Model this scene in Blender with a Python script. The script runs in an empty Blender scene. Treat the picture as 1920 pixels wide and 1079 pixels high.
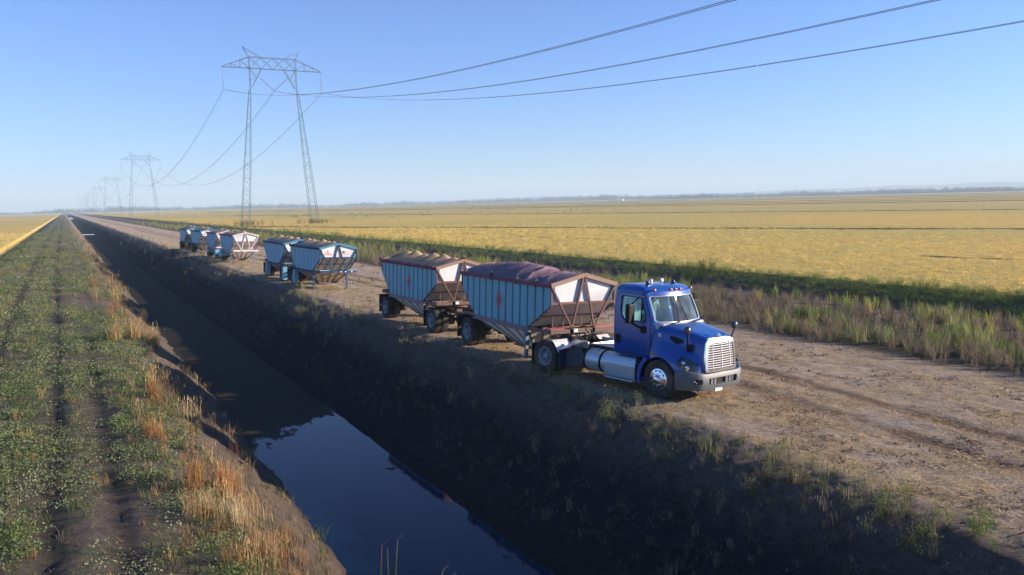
import bpy, bmesh, math, random
import numpy as np
from mathutils import Vector, Matrix
from mathutils.bvhtree import BVHTree
R = math.radians
random.seed(7); RNG = np.random.default_rng(11)
sc = bpy.context.scene
COL = sc.collection

# ---------------------------------------------------------------- camera
YAW, PITCH, ROLL, CAMH = R(29.1177), R(6.1531), R(1.3405), 5.25
def cam_basis():
    F = Vector((math.sin(YAW)*math.cos(PITCH), math.cos(YAW)*math.cos(PITCH), -math.sin(PITCH)))
    R0 = Vector((math.cos(YAW), -math.sin(YAW), 0)); U0 = R0.cross(F)
    return (R0*math.cos(ROLL)-U0*math.sin(ROLL), U0*math.cos(ROLL)+R0*math.sin(ROLL), F)
_r, _u, _f = cam_basis()
cd = bpy.data.cameras.new('camera'); cam = bpy.data.objects.new('camera', cd); COL.objects.link(cam)
cd.sensor_width = 36; cd.lens = 27.99; cd.clip_start = 0.1; cd.clip_end = 40000
cam.matrix_world = Matrix(((_r.x,_u.x,-_f.x,0),(_r.y,_u.y,-_f.y,0),(_r.z,_u.z,-_f.z,CAMH),(0,0,0,1)))
sc.camera = cam
# ---------------------------------------------------------------- light
SUN_AZ, SUN_EL = R(117), R(15)          # azimuth clockwise from +Y (the far end of the canal)
sd = Vector((math.sin(SUN_AZ)*math.cos(SUN_EL), math.cos(SUN_AZ)*math.cos(SUN_EL), math.sin(SUN_EL)))
sl = bpy.data.lights.new('sun', 'SUN'); sl.energy = 5.0; sl.angle = R(0.5); sl.color = (1.0, 0.85, 0.70)
sun = bpy.data.objects.new('sun', sl); COL.objects.link(sun)
sun.rotation_euler = sd.to_track_quat('Z', 'Y').to_euler()
w = bpy.data.worlds.new('World'); sc.world = w; w.use_nodes = True
nt = w.node_tree; bg = nt.nodes['Background']
sk = nt.nodes.new('ShaderNodeTexSky'); sk.sky_type = 'NISHITA'; sk.sun_disc = False
sk.sun_elevation = SUN_EL; sk.sun_rotation = SUN_AZ; sk.altitude = 0; sk.air_density = 1.0; sk.dust_density = 0.25; sk.ozone_density = 3.5
tn = nt.nodes.new('ShaderNodeMix'); tn.data_type = 'RGBA'; tn.blend_type = 'MULTIPLY'; tn.inputs[0].default_value = 1; tn.inputs[7].default_value = (.68, .87, 1.34, 1)
nt.links.new(sk.outputs[0], tn.inputs[6]); nt.links.new(tn.outputs[2], bg.inputs[0]); bg.inputs[1].default_value = 0.076
sc.view_settings.view_transform = 'Standard'; sc.view_settings.look = 'None'
sc.view_settings.gamma = 1; sc.view_settings.exposure = 1.2
sc.cycles.volume_bounces = 0; sc.cycles.max_bounces = 6; sc.cycles.transparent_max_bounces = 12
sc.cycles.volume_max_steps = 64

# ---------------------------------------------------------------- helpers
def tag(o, label=None, cat=None, group=None, kind=None):
    if label: o['label'] = label
    if cat: o['category'] = cat
    if group: o['group'] = group
    if kind: o['kind'] = kind
    return o
def empty(name, M=None):
    o = bpy.data.objects.new(name, None); COL.objects.link(o)
    o.empty_display_size = 0.3
    if M is not None: o.matrix_world = M
    return o
_mats = {}
def N(t, typ, **kw):
    n = t.nodes.new(typ)
    for k, v in kw.items():
        if k in n.inputs: n.inputs[k].default_value = v
        else: setattr(n, k, v)
    return n
def mat(name, col, rough=0.6, metal=0.0, var=0.12, scale=4.0, bump=0.0, bscale=30., spec=0.5, coat=0.0, dirt=None, dirt_amt=0.5, dscale=2.0, emit=None, stretch=None):
    """procedural paint / metal / plastic with blotchy variation, dirt and fine bump, in object space"""
    if name in _mats: return _mats[name]
    m = bpy.data.materials.new(name); m.use_nodes = True; t = m.node_tree
    b = t.nodes['Principled BSDF']; L = t.links
    tc = N(t, 'ShaderNodeTexCoord'); mp = N(t, 'ShaderNodeMapping')
    if stretch: mp.inputs['Scale'].default_value = stretch
    L.new(tc.outputs['Object'], mp.inputs[0])
    n1 = N(t, 'ShaderNodeTexNoise', Scale=scale, Detail=6.0, Roughness=0.65); L.new(mp.outputs[0], n1.inputs['Vector'])
    mix = N(t, 'ShaderNodeMix', data_type='RGBA'); 
    lo = [max(0, c*(1-var)) for c in col]; hi = [min(1, c*(1+var)) for c in col]
    mix.inputs[6].default_value = (*lo, 1); mix.inputs[7].default_value = (*hi, 1)
    L.new(n1.outputs[0], mix.inputs[0]); out = mix.outputs[2]
    if dirt:
        n2 = N(t, 'ShaderNodeTexNoise', Scale=dscale, Detail=9.0, Roughness=0.7); L.new(mp.outputs[0], n2.inputs['Vector'])
        rp = N(t, 'ShaderNodeMapRange'); rp.inputs[1].default_value = 0.45; rp.inputs[2].default_value = 0.75; rp.inputs[4].default_value = dirt_amt
        L.new(n2.outputs[0], rp.inputs[0])
        m2 = N(t, 'ShaderNodeMix', data_type='RGBA'); m2.inputs[7].default_value = (*dirt, 1)
        L.new(rp.outputs[0], m2.inputs[0]); L.new(out, m2.inputs[6]); out = m2.outputs[2]
    L.new(out, b.inputs['Base Color'])
    b.inputs['Roughness'].default_value = rough; b.inputs['Metallic'].default_value = metal
    b.inputs['Specular IOR Level'].default_value = spec; b.inputs['Coat Weight'].default_value = coat
    b.inputs['Coat Roughness'].default_value = 0.06
    if bump:
        n3 = N(t, 'ShaderNodeTexNoise', Scale=bscale, Detail=4.0); L.new(mp.outputs[0], n3.inputs['Vector'])
        bp = N(t, 'ShaderNodeBump', Strength=bump, Distance=0.02); L.new(n3.outputs[0], bp.inputs['Height']); L.new(bp.outputs[0], b.inputs['Normal'])
    if emit: b.inputs['Emission Color'].default_value = (*emit, 1); b.inputs['Emission Strength'].default_value = 1
    _mats[name] = m; return m

class MB:
    """collects shapes into one mesh"""
    def __init__(s): s.v = []; s.f = []; s.m = []; s.sm = []
    def add(s, vs, fs, mi=0, smooth=False):
        o = len(s.v); s.v += [tuple(v) for v in vs]
        for f in fs: s.f.append(tuple(i+o for i in f)); s.m.append(mi); s.sm.append(smooth)
        return s
    def box(s, a, b, mi=0, bev=0.0):
        x0, x1 = sorted((a[0], b[0])); y0, y1 = sorted((a[1], b[1])); z0, z1 = sorted((a[2], b[2]))
        if bev <= 0:
            s.add([(x0,y0,z0),(x1,y0,z0),(x1,y1,z0),(x0,y1,z0),(x0,y0,z1),(x1,y0,z1),(x1,y1,z1),(x0,y1,z1)],
                  [(0,3,2,1),(4,5,6,7),(0,1,5,4),(1,2,6,5),(2,3,7,6),(3,0,4,7)], mi)
        else:
            bm = bmesh.new(); bmesh.ops.create_cube(bm, size=1)
            for v in bm.verts: v.co = Vector(((x0+x1)/2+v.co.x*(x1-x0), (y0+y1)/2+v.co.y*(y1-y0), (z0+z1)/2+v.co.z*(z1-z0)))
            bmesh.ops.bevel(bm, geom=bm.edges[:], offset=bev, segments=2, profile=0.6, affect='EDGES')
            bm.verts.index_update(); s.add([v.co[:] for v in bm.verts], [[v.index for v in f.verts] for f in bm.faces], mi); bm.free()
        return s
    def bar(s, p, q, w=0.05, h=None, mi=0, up=(0,0,1)):
        h = h or w; p = Vector(p); q = Vector(q); d = (q-p).normalized(); u = Vector(up)
        if abs(d.dot(u)) > 0.98: u = Vector((1,0,0))
        a = d.cross(u).normalized()*w/2; b = a.cross(d).normalized()*h/2
        vs = [p-a-b,p+a-b,p+a+b,p-a+b,q-a-b,q+a-b,q+a+b,q-a+b]
        return s.add(vs, [(0,1,2,3),(7,6,5,4),(0,4,5,1),(1,5,6,2),(2,6,7,3),(3,7,4,0)], mi)
    def tube(s, pts, r, n=8, mi=0, cap=True):
        pts = [Vector(p) for p in pts]; rs = r if hasattr(r, '__len__') else [r]*len(pts)
        vs = []; fs = []; pa = None
        for i, p in enumerate(pts):
            d = (pts[min(i+1, len(pts)-1)]-pts[max(i-1, 0)]).normalized()
            if pa is None: pa = d.orthogonal().normalized()
            a = (pa-d*pa.dot(d)).normalized(); pa = a; b = d.cross(a)
            for k in range(n):
                t = 2*math.pi*k/n; vs.append(p+(a*math.cos(t)+b*math.sin(t))*rs[i])
        for i in range(len(pts)-1):
            for k in range(n): fs.append((i*n+k, i*n+(k+1)%n, (i+1)*n+(k+1)%n, (i+1)*n+k))
        s.add(vs, fs, mi, n > 5)
        if cap:
            o = len(s.v)-len(vs); s.f += [tuple(o+k for k in range(n))[::-1], tuple(o+(len(pts)-1)*n+k for k in range(n))]
            s.m += [mi]*2; s.sm += [False]*2
        return s
    def lathe(s, prof, c=(0,0,0), ax='y', n=40, mi=0, smooth=True):
        vs = []; fs = []; m = len(prof)
        for k in range(n):
            t = 2*math.pi*k/n
            for (a, r) in prof:
                x, z = r*math.cos(t), r*math.sin(t)
                p = {'y': (x, a, z), 'x': (a, x, z), 'z': (x, z, a)}[ax]
                vs.append((p[0]+c[0], p[1]+c[1], p[2]+c[2]))
        for k in range(n):
            for j in range(m-1):
                q = (k*m+j, k*m+j+1, ((k+1) % n)*m+j+1, ((k+1) % n)*m+j)
                fs.append(q if ax != 'x' else q[::-1])
        return s.add(vs, fs, mi, smooth)
    def prism(s, poly, a, b, ax='y', mi=0):
        """poly of 2D points extruded from a to b along ax ('x': (y,z) 'y': (x,z) 'z': (x,y))"""
        def P(u, t): return {'x': (t, u[0], u[1]), 'y': (u[0], t, u[1]), 'z': (u[0], u[1], t)}[ax]
        n = len(poly); vs = [P(u, a) for u in poly]+[P(u, b) for u in poly]
        fs = [tuple(range(n)), tuple(range(2*n-1, n-1, -1))]+[(i+n, (i+1) % n+n, (i+1) % n, i) for i in range(n)]
        return s.add(vs, fs, mi)
    def loft(s, rings, mi=0, smooth=True, caps=True):
        n = len(rings[0]); vs = [p for r in rings for p in r]; fs = []
        for i in range(len(rings)-1):
            for k in range(n): fs.append((i*n+k, i*n+(k+1) % n, (i+1)*n+(k+1) % n, (i+1)*n+k))
        o = len(s.v); s.add(vs, fs, mi, smooth)
        if caps:
            s.f += [tuple(o+k for k in range(n))[::-1], tuple(o+(len(rings)-1)*n+k for k in range(n))]; s.m += [mi]*2; s.sm += [False]*2
        return s
    def mesh(s, name='m', mats=(), fixn=True):
        me = bpy.data.meshes.new(name); me.from_pydata([tuple(v) for v in s.v], [], s.f)
        for m in mats: me.materials.append(m)
        me.polygons.foreach_set('material_index', s.m); me.polygons.foreach_set('use_smooth', s.sm)
        if fixn:
            bm = bmesh.new(); bm.from_mesh(me); bmesh.ops.recalc_face_normals(bm, faces=bm.faces[:]); bm.to_mesh(me); bm.free()
        me.update(); return me
    def build(s, name, mats, parent=None, fixn=True, M=None):
        if not isinstance(mats, (list, tuple)): mats = [mats]
        o = bpy.data.objects.new(name, s.mesh(name, mats, fixn)); COL.objects.link(o)
        if parent is not None: o.parent = parent
        if M is not None: o.matrix_world = M
        return o
def sharp(o, ang=35):
    me = o.data
    for p in me.polygons: p.use_smooth = True
    me.set_sharp_from_angle(angle=R(ang)); return o
def boolean(mA, mB, op):
    """mesh-mesh boolean, returns a new mesh"""
    a = bpy.data.objects.new('t', mA); b = bpy.data.objects.new('u', mB); COL.objects.link(a); COL.objects.link(b)
    md = a.modifiers.new('b', 'BOOLEAN'); md.operation = op; md.object = b; md.solver = 'EXACT'
    dg = bpy.context.evaluated_depsgraph_get(); dg.update()
    me = bpy.data.meshes.new_from_object(a.evaluated_get(dg))
    bpy.data.objects.remove(a); bpy.data.objects.remove(b); return me
def mesh_obj(name, me, mats, parent=None, ang=35):
    me.materials.clear()
    for m in (mats if isinstance(mats, (list, tuple)) else [mats]): me.materials.append(m)
    me.name = name; o = bpy.data.objects.new(name, me); COL.objects.link(o)
    if parent is not None: o.parent = parent
    return sharp(o, ang)
def arr_mesh(name, verts, faces_n, loops, colors=None, mats=(), smooth=False):
    """fast mesh from numpy: verts (n,3), loops flat index array, faces_n verts per face (3 or 4)"""
    me = bpy.data.meshes.new(name); nv = len(verts); nf = len(loops)//faces_n
    me.vertices.add(nv); me.vertices.foreach_set('co', verts.astype(np.float32).ravel())
    me.loops.add(len(loops)); me.loops.foreach_set('vertex_index', loops.astype(np.int32))
    me.polygons.add(nf); me.polygons.foreach_set('loop_start', np.arange(0, len(loops), faces_n, dtype=np.int32))
    me.polygons.foreach_set('use_smooth', np.full(nf, smooth, dtype=bool))
    if colors is not None:
        ca = me.color_attributes.new('col', 'FLOAT_COLOR', 'POINT')
        c4 = np.ones((nv, 4), np.float32); c4[:, :3] = colors; ca.data.foreach_set('color', c4.ravel())
    for m in mats: me.materials.append(m)
    me.update(calc_edges=True); return me

# ---------------------------------------------------------------- numpy noise
def _hash(i, j, s):
    h = (i.astype(np.int64)*374761393+j.astype(np.int64)*668265263+s*982451653) & 0x7fffffff
    h = ((h ^ (h >> 13))*1274126177) & 0x7fffffff
    return ((h ^ (h >> 16)) & 0xffffff)/float(0xffffff)
def vnoise(x, y, s=0):
    i = np.floor(x); j = np.floor(y); u = x-i; v = y-j; u = u*u*(3-2*u); v = v*v*(3-2*v)
    return (_hash(i, j, s)*(1-u)+_hash(i+1, j, s)*u)*(1-v)+(_hash(i, j+1, s)*(1-u)+_hash(i+1, j+1, s)*u)*v
def fbm(x, y, s=0, o=4):
    a = 0; w_ = 0.5; t = 0
    for k in range(o): a = a+w_*vnoise(x*2**k, y*2**k, s+k*17); t += w_; w_ *= 0.55
    return a/t
def sst(a, b, x):
    t = np.clip((x-a)/(b-a), 0, 1); return t*t*(3-2*t)

# ================================================================ TERRAIN
PX = [-9500,-60,-9.2,-8.7,-8.2,-7.4,-6.4,-5,0,1.6,2.5,3.1,3.9,4.55,5.4,7.1,7.92,9.0,10.1,11.0,11.7,12.5,14,16,20,24.4,26,30,34,36.2,38.0,39.3,40.6,41.2,60,9500]
PZ = [-.25,-.25,-.25,-.8,-1.15,-.8,-.33,-.18,-.12,-.18,-.42,-.88,-1.6,-2.12,-2.7,-2.7,-2.1,-1.45,-.9,-.45,-.15,0,-.06,-.15,-.33,-.53,-.6,-.68,-.72,-.74,-.72,-.34,-.14,0.04,0.05,0.05]
WATER = -2.1
def H(X, Y):
    X = np.asarray(X, float); Y = np.asarray(Y, float)
    bank = np.exp(-((X-3.4)/1.6)**2)+np.exp(-((X-10.6)/1.7)**2)
    d = (fbm(X*.12, Y*.12, 5)-.5)*1.1*bank                      # the banks wander a little
    z = np.interp(X+d*.8, PX, PZ)
    road = sst(11.5, 13, X)*(1-sst(34, 40, X)); lev = sst(-8, -6, X)*(1-sst(1.5, 2.6, X))
    rough = .05+.10*bank
    z = z+(fbm(X*1.1, Y*1.1, 9)-.5)*rough*1.6+(fbm(X*4.5, Y*3.5, 2)-.5)*(.045+.13*bank)
    gully = np.exp(-((X-3.5)/1.0)**2)                             # erosion notches on the left bank
    z = z-gully*.55*sst(.62, .8, fbm(X*.25, Y*.55, 33))
    z = z-.07*rut_mask(X, Y, .17)*(.4+fbm(X*.8, Y*.5, 12))
    # straw-covered road: shallow ruts swinging out around the truck
    for k, off in enumerate((0, 1.95)):
        z = z-.045*np.exp(-((X-road_rut(Y)-off)/.28)**2)*road
    field = sst(41.0, 41.4, X)+(1-sst(-9.0, -8.6, X))
    z = z+field*((fbm(X*.9, Y*.9, 21)-.5)*.16+(fbm(X*.05, Y*.05, 22)-.5)*.14)
    return z
def rut_mask(X, Y, w_):
    """the bare wheel ruts of the levee track"""
    a = -.6-.65*sst(15, 120, Y)+.2*(fbm(Y*.08, Y*0, 3)-.5)
    return np.maximum(np.maximum(np.exp(-((X-a)/w_)**2), np.exp(-((X-a+2.05)/w_)**2)), np.exp(-((X-.45)/w_)**2)*(1-sst(28, 42, Y)))
def road_rut(Y):
    return 16.95-.14*np.clip(17-Y, 0, 8)+1.2*sst(17, 45, Y)+.5*np.sin(Y*.05)*sst(40, 70, Y)
def grow(a, b, s0, g):
    out = [a]; x = a
    while x < b: x += max(s0, g*abs(x)); out.append(x)
    out[-1] = b; return out
xs = np.array(sorted(set([round(-v, 4) for v in grow(9.6, 9500, .2, .09)]+[round(v, 4) for v in np.arange(-9.5, 45, .13)]+[round(v, 4) for v in grow(45.1, 9500, .3, .03)])))
ys = np.array([round(v, 4) for v in np.arange(-14, 6, .3)]+grow(6, 9500, .12, .009))
def ground_color(X, Y):
    """real material colours of soil, straw, grass litter - plus shade painted on the right bank"""
    n1 = fbm(X*.35, Y*.22, 41); n2 = fbm(X*1.7, Y*1.1, 42); n3 = fbm(X*6, Y*4, 43, 3)
    def C(*c): return np.array(c)[None, None, :] if X.ndim == 2 else np.array(c)[None, :]
    e = lambda a: a[..., None]
    soil = C(.125,.097,.082)*(1-e(n2))+C(.23,.185,.15)*e(n2)
    straw = C(.54,.41,.24)*(1-e(n3))+C(.33,.235,.13)*e(n3)
    grn = C(.10,.115,.05)*(1-e(n3))+C(.16,.16,.08)*e(n3)
    col = soil
    # levee verge on the left: green and dry litter, bare wheel tracks
    lv = sst(-9, -7.5, X)*(1-sst(2.0, 3.0, X))
    g = lv*.85*sst(.33, .57, n1*.6+n2*.5+.16*(1-sst(-2.5, 1.0, X))-.06)
    col = col*(1-e(g))+grn*e(g)
    tr = rut_mask(X, Y, .30); tr = tr*lv*(.55+.5*n2); col = col*(1-e(tr))+C(.075,.06,.05)*e(tr)
    # banks: dry litter over earth, the right one's shade deepened in the colour
    bk = sst(2.0, 3.0, X)*(1-sst(11.6, 12.6, X))
    litter = bk*sst(.45, .7, n2)*.6; col = col*(1-e(litter))+C(.15,.11,.07)*e(litter)
    lb = sst(2.2, 2.9, X)*(1-sst(4.4, 5.2, X)); col = col*(1-e(lb*.5))+C(.17,.125,.085)*e(lb*.5)
    dm = sst(6.8, 7.6, X)*(1-sst(9.8, 11.6, X))*1.7; col = col*(1-e(dm*.52))+C(.020,.020,.021)*e(dm*.52)  # near-black tone painted over the right bank slope to deepen its shade
    wet = (1-sst(-2.05, -1.75, H(X, Y)))*sst(4, 5, X)*(1-sst(8.6, 9.2, X)); col = col*(1-e(wet*.7))+C(.03,.027,.024)*e(wet*.7)
    # road: grey-brown soil with spilled straw, tan tyre tracks
    rd = sst(11.8, 12.9, X)*(1-sst(24.5, 26.5, X))
    s = rd*np.clip(sst(.35, .68, n1*.45+n2*.3+n3*.3)*.85+.25*np.exp(-((X-14.6)/1.6)**2), 0, 1)
    base = C(.45,.38,.33)*(1-e(n3))+C(.25,.205,.18)*e(n3)
    col = col*(1-e(rd))+base*e(rd); col = col*(1-e(s))+straw*e(s)
    for off in (0, 1.95):
        t = rd*np.exp(-((X-road_rut(Y)-off-.5*(fbm(Y*.5, Y*0+off, 8)-.5))/.34)**2)*(.35+.8*sst(.2, .55, n2)); t = np.clip(t, 0, .85)
        col = col*(1-e(t))+C(.17,.105,.065)*e(t)
    # dirt between the weeds and the field
    dp = sst(34, 36, X)*(1-sst(40, 42, X)); col = col*(1-e(dp))+(C(.10,.085,.075)*(1-e(n2))+C(.15,.125,.105)*e(n2))*e(dp)
    wd = sst(25, 27, X)*(1-sst(33.5, 35.5, X)); col = col*(1-e(wd*.8))+C(.075,.065,.04)*e(wd*.8)
    # rice canopy
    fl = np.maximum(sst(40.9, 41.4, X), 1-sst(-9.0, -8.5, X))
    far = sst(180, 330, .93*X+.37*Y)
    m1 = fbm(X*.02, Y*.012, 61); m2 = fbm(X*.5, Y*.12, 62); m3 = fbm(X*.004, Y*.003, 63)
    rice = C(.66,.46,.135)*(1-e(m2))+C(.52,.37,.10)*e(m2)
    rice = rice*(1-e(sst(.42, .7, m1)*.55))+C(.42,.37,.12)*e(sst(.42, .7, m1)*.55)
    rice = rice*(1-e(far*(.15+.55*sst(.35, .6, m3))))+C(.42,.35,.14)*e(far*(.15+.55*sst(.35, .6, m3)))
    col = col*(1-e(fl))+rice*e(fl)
    return col
def ground_mat(name, crop=False):
    m = bpy.data.materials.new(name); m.use_nodes = True; t = m.node_tree; L = t.links; b = t.nodes['Principled BSDF']
    at = N(t, 'ShaderNodeVertexColor', layer_name='col'); tc = N(t, 'ShaderNodeTexCoord')
    mp = N(t, 'ShaderNodeMapping'); L.new(tc.outputs['Object'], mp.inputs[0])
    n1 = N(t, 'ShaderNodeTexNoise', Scale=14.0 if not crop else 5.0, Detail=8.0, Roughness=0.75); L.new(mp.outputs[0], n1.inputs[0])
    n2 = N(t, 'ShaderNodeTexNoise', Scale=55.0 if not crop else 1.2, Detail=4.0, Roughness=0.7); L.new(mp.outputs[0], n2.inputs[0])
    n4 = N(t, 'ShaderNodeTexNoise', Scale=3.2 if not crop else 2.2, Detail=7.0, Roughness=0.72); L.new(mp.outputs[0], n4.inputs[0])
    ad0 = N(t, 'ShaderNodeMath', operation='ADD'); L.new(n1.outputs[0], ad0.inputs[0]); L.new(n2.outputs[0], ad0.inputs[1])
    ad = N(t, 'ShaderNodeMath', operation='MULTIPLY_ADD'); L.new(n4.outputs[0], ad.inputs[0]); ad.inputs[1].default_value = 1.0; L.new(ad0.outputs[0], ad.inputs[2])
    if crop: mp.inputs['Rotation'].default_value = (0, 0, R(21.7)); mp.inputs['Scale'].default_value = (1.5, .55, 1)
    mr = N(t, 'ShaderNodeMapRange'); mr.inputs[1].default_value = 1.15; mr.inputs[2].default_value = 1.85; mr.inputs[3].default_value = .42 if not crop else .5; mr.inputs[4].default_value = 1.55 if not crop else 1.4
    L.new(ad.outputs[0], mr.inputs[0])
    mx = N(t, 'ShaderNodeVectorMath', operation='SCALE'); L.new(at.outputs[0], mx.inputs[0]); L.new(mr.outputs[0], mx.inputs['Scale'])
    L.new(mx.outputs[0], b.inputs['Base Color']); b.inputs['Roughness'].default_value = 1; b.inputs['Specular IOR Level'].default_value = .15
    bp = N(t, 'ShaderNodeBump', Strength=1.0, Distance=.09 if not crop else .22); L.new(ad.outputs[0], bp.inputs['Height']); L.new(bp.outputs[0], b.inputs['Normal'])
    return m
GM = ground_mat('soil_and_straw'); CM = ground_mat('rice_canopy', True)
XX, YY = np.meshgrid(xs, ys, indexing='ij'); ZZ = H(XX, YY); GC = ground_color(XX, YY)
def slab(name, x0, x1, m, label, cat, kind, Z=None, C=None):
    i0 = int(np.argmin(abs(xs-x0))); i1 = int(np.argmin(abs(xs-x1)))+1
    X, Y, Zs, Cs = XX[i0:i1], YY[i0:i1], (ZZ if Z is None else Z)[i0:i1], GC[i0:i1]
    nx, ny = X.shape; v = np.stack([X, Y, Zs], -1).reshape(-1, 3)
    idx = np.arange(nx*ny).reshape(nx, ny)
    q = np.stack([idx[:-1, :-1], idx[1:, :-1], idx[1:, 1:], idx[:-1, 1:]], -1).reshape(-1)
    me = arr_mesh(name, v, 4, q, Cs.reshape(-1, 3), [m], True)
    o = bpy.data.objects.new(name, me); COL.objects.link(o)
    if kind: o['kind'] = kind
    return tag(o, label, cat)
slab('levee_track', -8.37, 2.2, GM, 'grassy levee track with two bare wheel ruts left of the canal', 'track', 'structure')
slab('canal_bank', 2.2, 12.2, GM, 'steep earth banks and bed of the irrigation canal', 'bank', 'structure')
slab('dirt_road', 12.2, 25.3, GM, 'straw littered dirt road beside the truck and trailers', 'road', 'structure')
slab('ground', 25.3, 41.1, GM, 'weedy ground and bare dirt lane between road and rice field', 'ground', 'structure')
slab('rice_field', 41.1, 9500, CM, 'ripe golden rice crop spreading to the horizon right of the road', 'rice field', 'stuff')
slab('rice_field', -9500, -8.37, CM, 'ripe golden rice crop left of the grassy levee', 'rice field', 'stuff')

# water with a mat of scum upstream
def water():
    m = bpy.data.materials.new('canal_water'); m.use_nodes = True; t = m.node_tree; L = t.links; b = t.nodes['Principled BSDF']
    tc = N(t, 'ShaderNodeTexCoord'); sp = N(t, 'ShaderNodeSeparateXYZ'); L.new(tc.outputs['Object'], sp.inputs[0])
    mp = N(t, 'ShaderNodeMapping'); mp.inputs['Scale'].default_value = (1, .35, 1); L.new(tc.outputs['Object'], mp.inputs[0])
    n = N(t, 'ShaderNodeTexNoise', Scale=1.6, Detail=8.0, Roughness=.7); L.new(mp.outputs[0], n.inputs[0])
    a = N(t, 'ShaderNodeMath', operation='MULTIPLY_ADD'); L.new(n.outputs[0], a.inputs[0]); a.inputs[1].default_value = 7.0; L.new(sp.outputs[1], a.inputs[2])
    # x dependence: the edge of the mat slants
    a2 = N(t, 'ShaderNodeMath', operation='MULTIPLY_ADD'); L.new(sp.outputs[0], a2.inputs[0]); a2.inputs[1].default_value = -.9; L.new(a.outputs[0], a2.inputs[2])
    r = N(t, 'ShaderNodeMapRange'); r.inputs[1].default_value = 23.7; r.inputs[2].default_value = 24.3; L.new(a2.outputs[0], r.inputs[0])
    # open water again in two patches far upstream
    c1 = N(t, 'ShaderNodeMath', operation='COMPARE'); c1.inputs[1].default_value = 290; c1.inputs[2].default_value = 5; L.new(sp.outputs[1], c1.inputs[0])
    c2 = N(t, 'ShaderNodeMath', operation='COMPARE'); c2.inputs[1].default_value = 1050; c2.inputs[2].default_value = 130; L.new(sp.outputs[1], c2.inputs[0])
    mx = N(t, 'ShaderNodeMath', operation='MAXIMUM'); L.new(c1.outputs[0], mx.inputs[0]); L.new(c2.outputs[0], mx.inputs[1])
    sb = N(t, 'ShaderNodeMath', operation='SUBTRACT', use_clamp=True); L.new(r.outputs[0], sb.inputs[0]); L.new(mx.outputs[0], sb.inputs[1])
    sp2 = N(t, 'ShaderNodeTexNoise', Scale=1.1, Detail=5.0); L.new(tc.outputs['Object'], sp2.inputs[0])
    fl = N(t, 'ShaderNodeMapRange'); fl.inputs[1].default_value = .70; fl.inputs[2].default_value = .73; L.new(sp2.outputs[0], fl.inputs[0])
    mm = N(t, 'ShaderNodeMath', operation='MAXIMUM'); L.new(sb.outputs[0], mm.inputs[0]); L.new(fl.outputs[0], mm.inputs[1])
    c = N(t, 'ShaderNodeMix', data_type='RGBA'); c.inputs[6].default_value = (.001,.013,.032,1); c.inputs[7].default_value = (.042,.035,.026,1)
    L.new(mm.outputs[0], c.inputs[0]); L.new(c.outputs[2], b.inputs['Base Color'])
    rr = N(t, 'ShaderNodeMapRange'); rr.inputs[3].default_value = .04; rr.inputs[4].default_value = .85; L.new(mm.outputs[0], rr.inputs[0]); L.new(rr.outputs[0], b.inputs['Roughness'])
    ss = N(t, 'ShaderNodeMapRange'); ss.inputs[3].default_value = .13; ss.inputs[4].default_value = .05; L.new(mm.outputs[0], ss.inputs[0]); L.new(ss.outputs[0], b.inputs['Specular IOR Level'])
    n3 = N(t, 'ShaderNodeTexNoise', Scale=3.0, Detail=3.0); L.new(tc.outputs['Object'], n3.inputs[0])
    bp = N(t, 'ShaderNodeBump', Strength=.06, Distance=.02); L.new(n3.outputs[0], bp.inputs['Height']); L.new(bp.outputs[0], b.inputs['Normal'])
    o = MB().add([(3.2,-14,WATER),(9.6,-14,WATER),(9.6,9400,WATER),(3.2,9400,WATER)], [(0,1,2,3)]).build('water', m)
    tag(o, 'still dark canal water with brown scum farther along', 'water', kind='structure')
water()

# ================================================================ VEGETATION
def leaf_mat(name='foliage', trans=.35):
    m = bpy.data.materials.new(name); m.use_nodes = True; t = m.node_tree; L = t.links; b = t.nodes['Principled BSDF']
    at = N(t, 'ShaderNodeVertexColor', layer_name='col'); L.new(at.outputs[0], b.inputs['Base Color'])
    b.inputs['Roughness'].default_value = .75; b.inputs['Specular IOR Level'].default_value = .2
    tr = N(t, 'ShaderNodeBsdfTranslucent'); L.new(at.outputs[0], tr.inputs[0])
    mx = N(t, 'ShaderNodeMixShader'); mx.inputs[0].default_value = trans
    L.new(b.outputs[0], mx.inputs[1]); L.new(tr.outputs[0], mx.inputs[2]); L.new(mx.outputs[0], t.nodes['Material Output'].inputs[0])
    return m
LM = leaf_mat()
def t_blades(n, h, w, spread=.12, lean=.5, seed=0, droop=.3, heads=0.0):
    """tuft of curved blades: triangles; returns verts (n*5,3), tris, shade"""
    r = np.random.default_rng(seed); V = []; T = []; S = []
    for k in range(n):
        a = r.uniform(0, 2*np.pi); rad = spread*np.sqrt(r.uniform()); p = np.array([rad*np.cos(a), rad*np.sin(a), -.03*h])
        b = r.uniform(0, 2*np.pi); ln = lean*r.uniform(.1, 1); hh = h*r.uniform(.5, 1.05)
        d = np.array([np.cos(b), np.sin(b), 0]); s = np.array([-np.sin(b), np.cos(b), 0])*w*r.uniform(.6, 1.2)/2
        c = r.uniform(0, np.pi); s = np.array([np.cos(c), np.sin(c), 0])*np.linalg.norm(s)
        m_ = p+d*ln*hh*.35+np.array([0, 0, hh*.6]); e = p+d*ln*hh*(1+droop)+np.array([0, 0, hh*(1-droop*.5*ln)])
        o = len(V); V += [p-s, p+s, m_-s*.9, m_+s*.9, e]; T += [(o, o+1, o+3), (o, o+3, o+2), (o+2, o+3, o+4)]
        q = r.uniform(.8, 1.2); S += [q*.9, q*.9, q, q, q*1.1]
        if r.uniform() < heads:
            o = len(V); V += [e+[-.006,0,-.05], e+[.006,0,-.05], e+[0,.0,.05]]; T += [(o, o+1, o+2)]; S += [1.5]*3
    return np.array(V), np.array(T), np.array(S)
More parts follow.
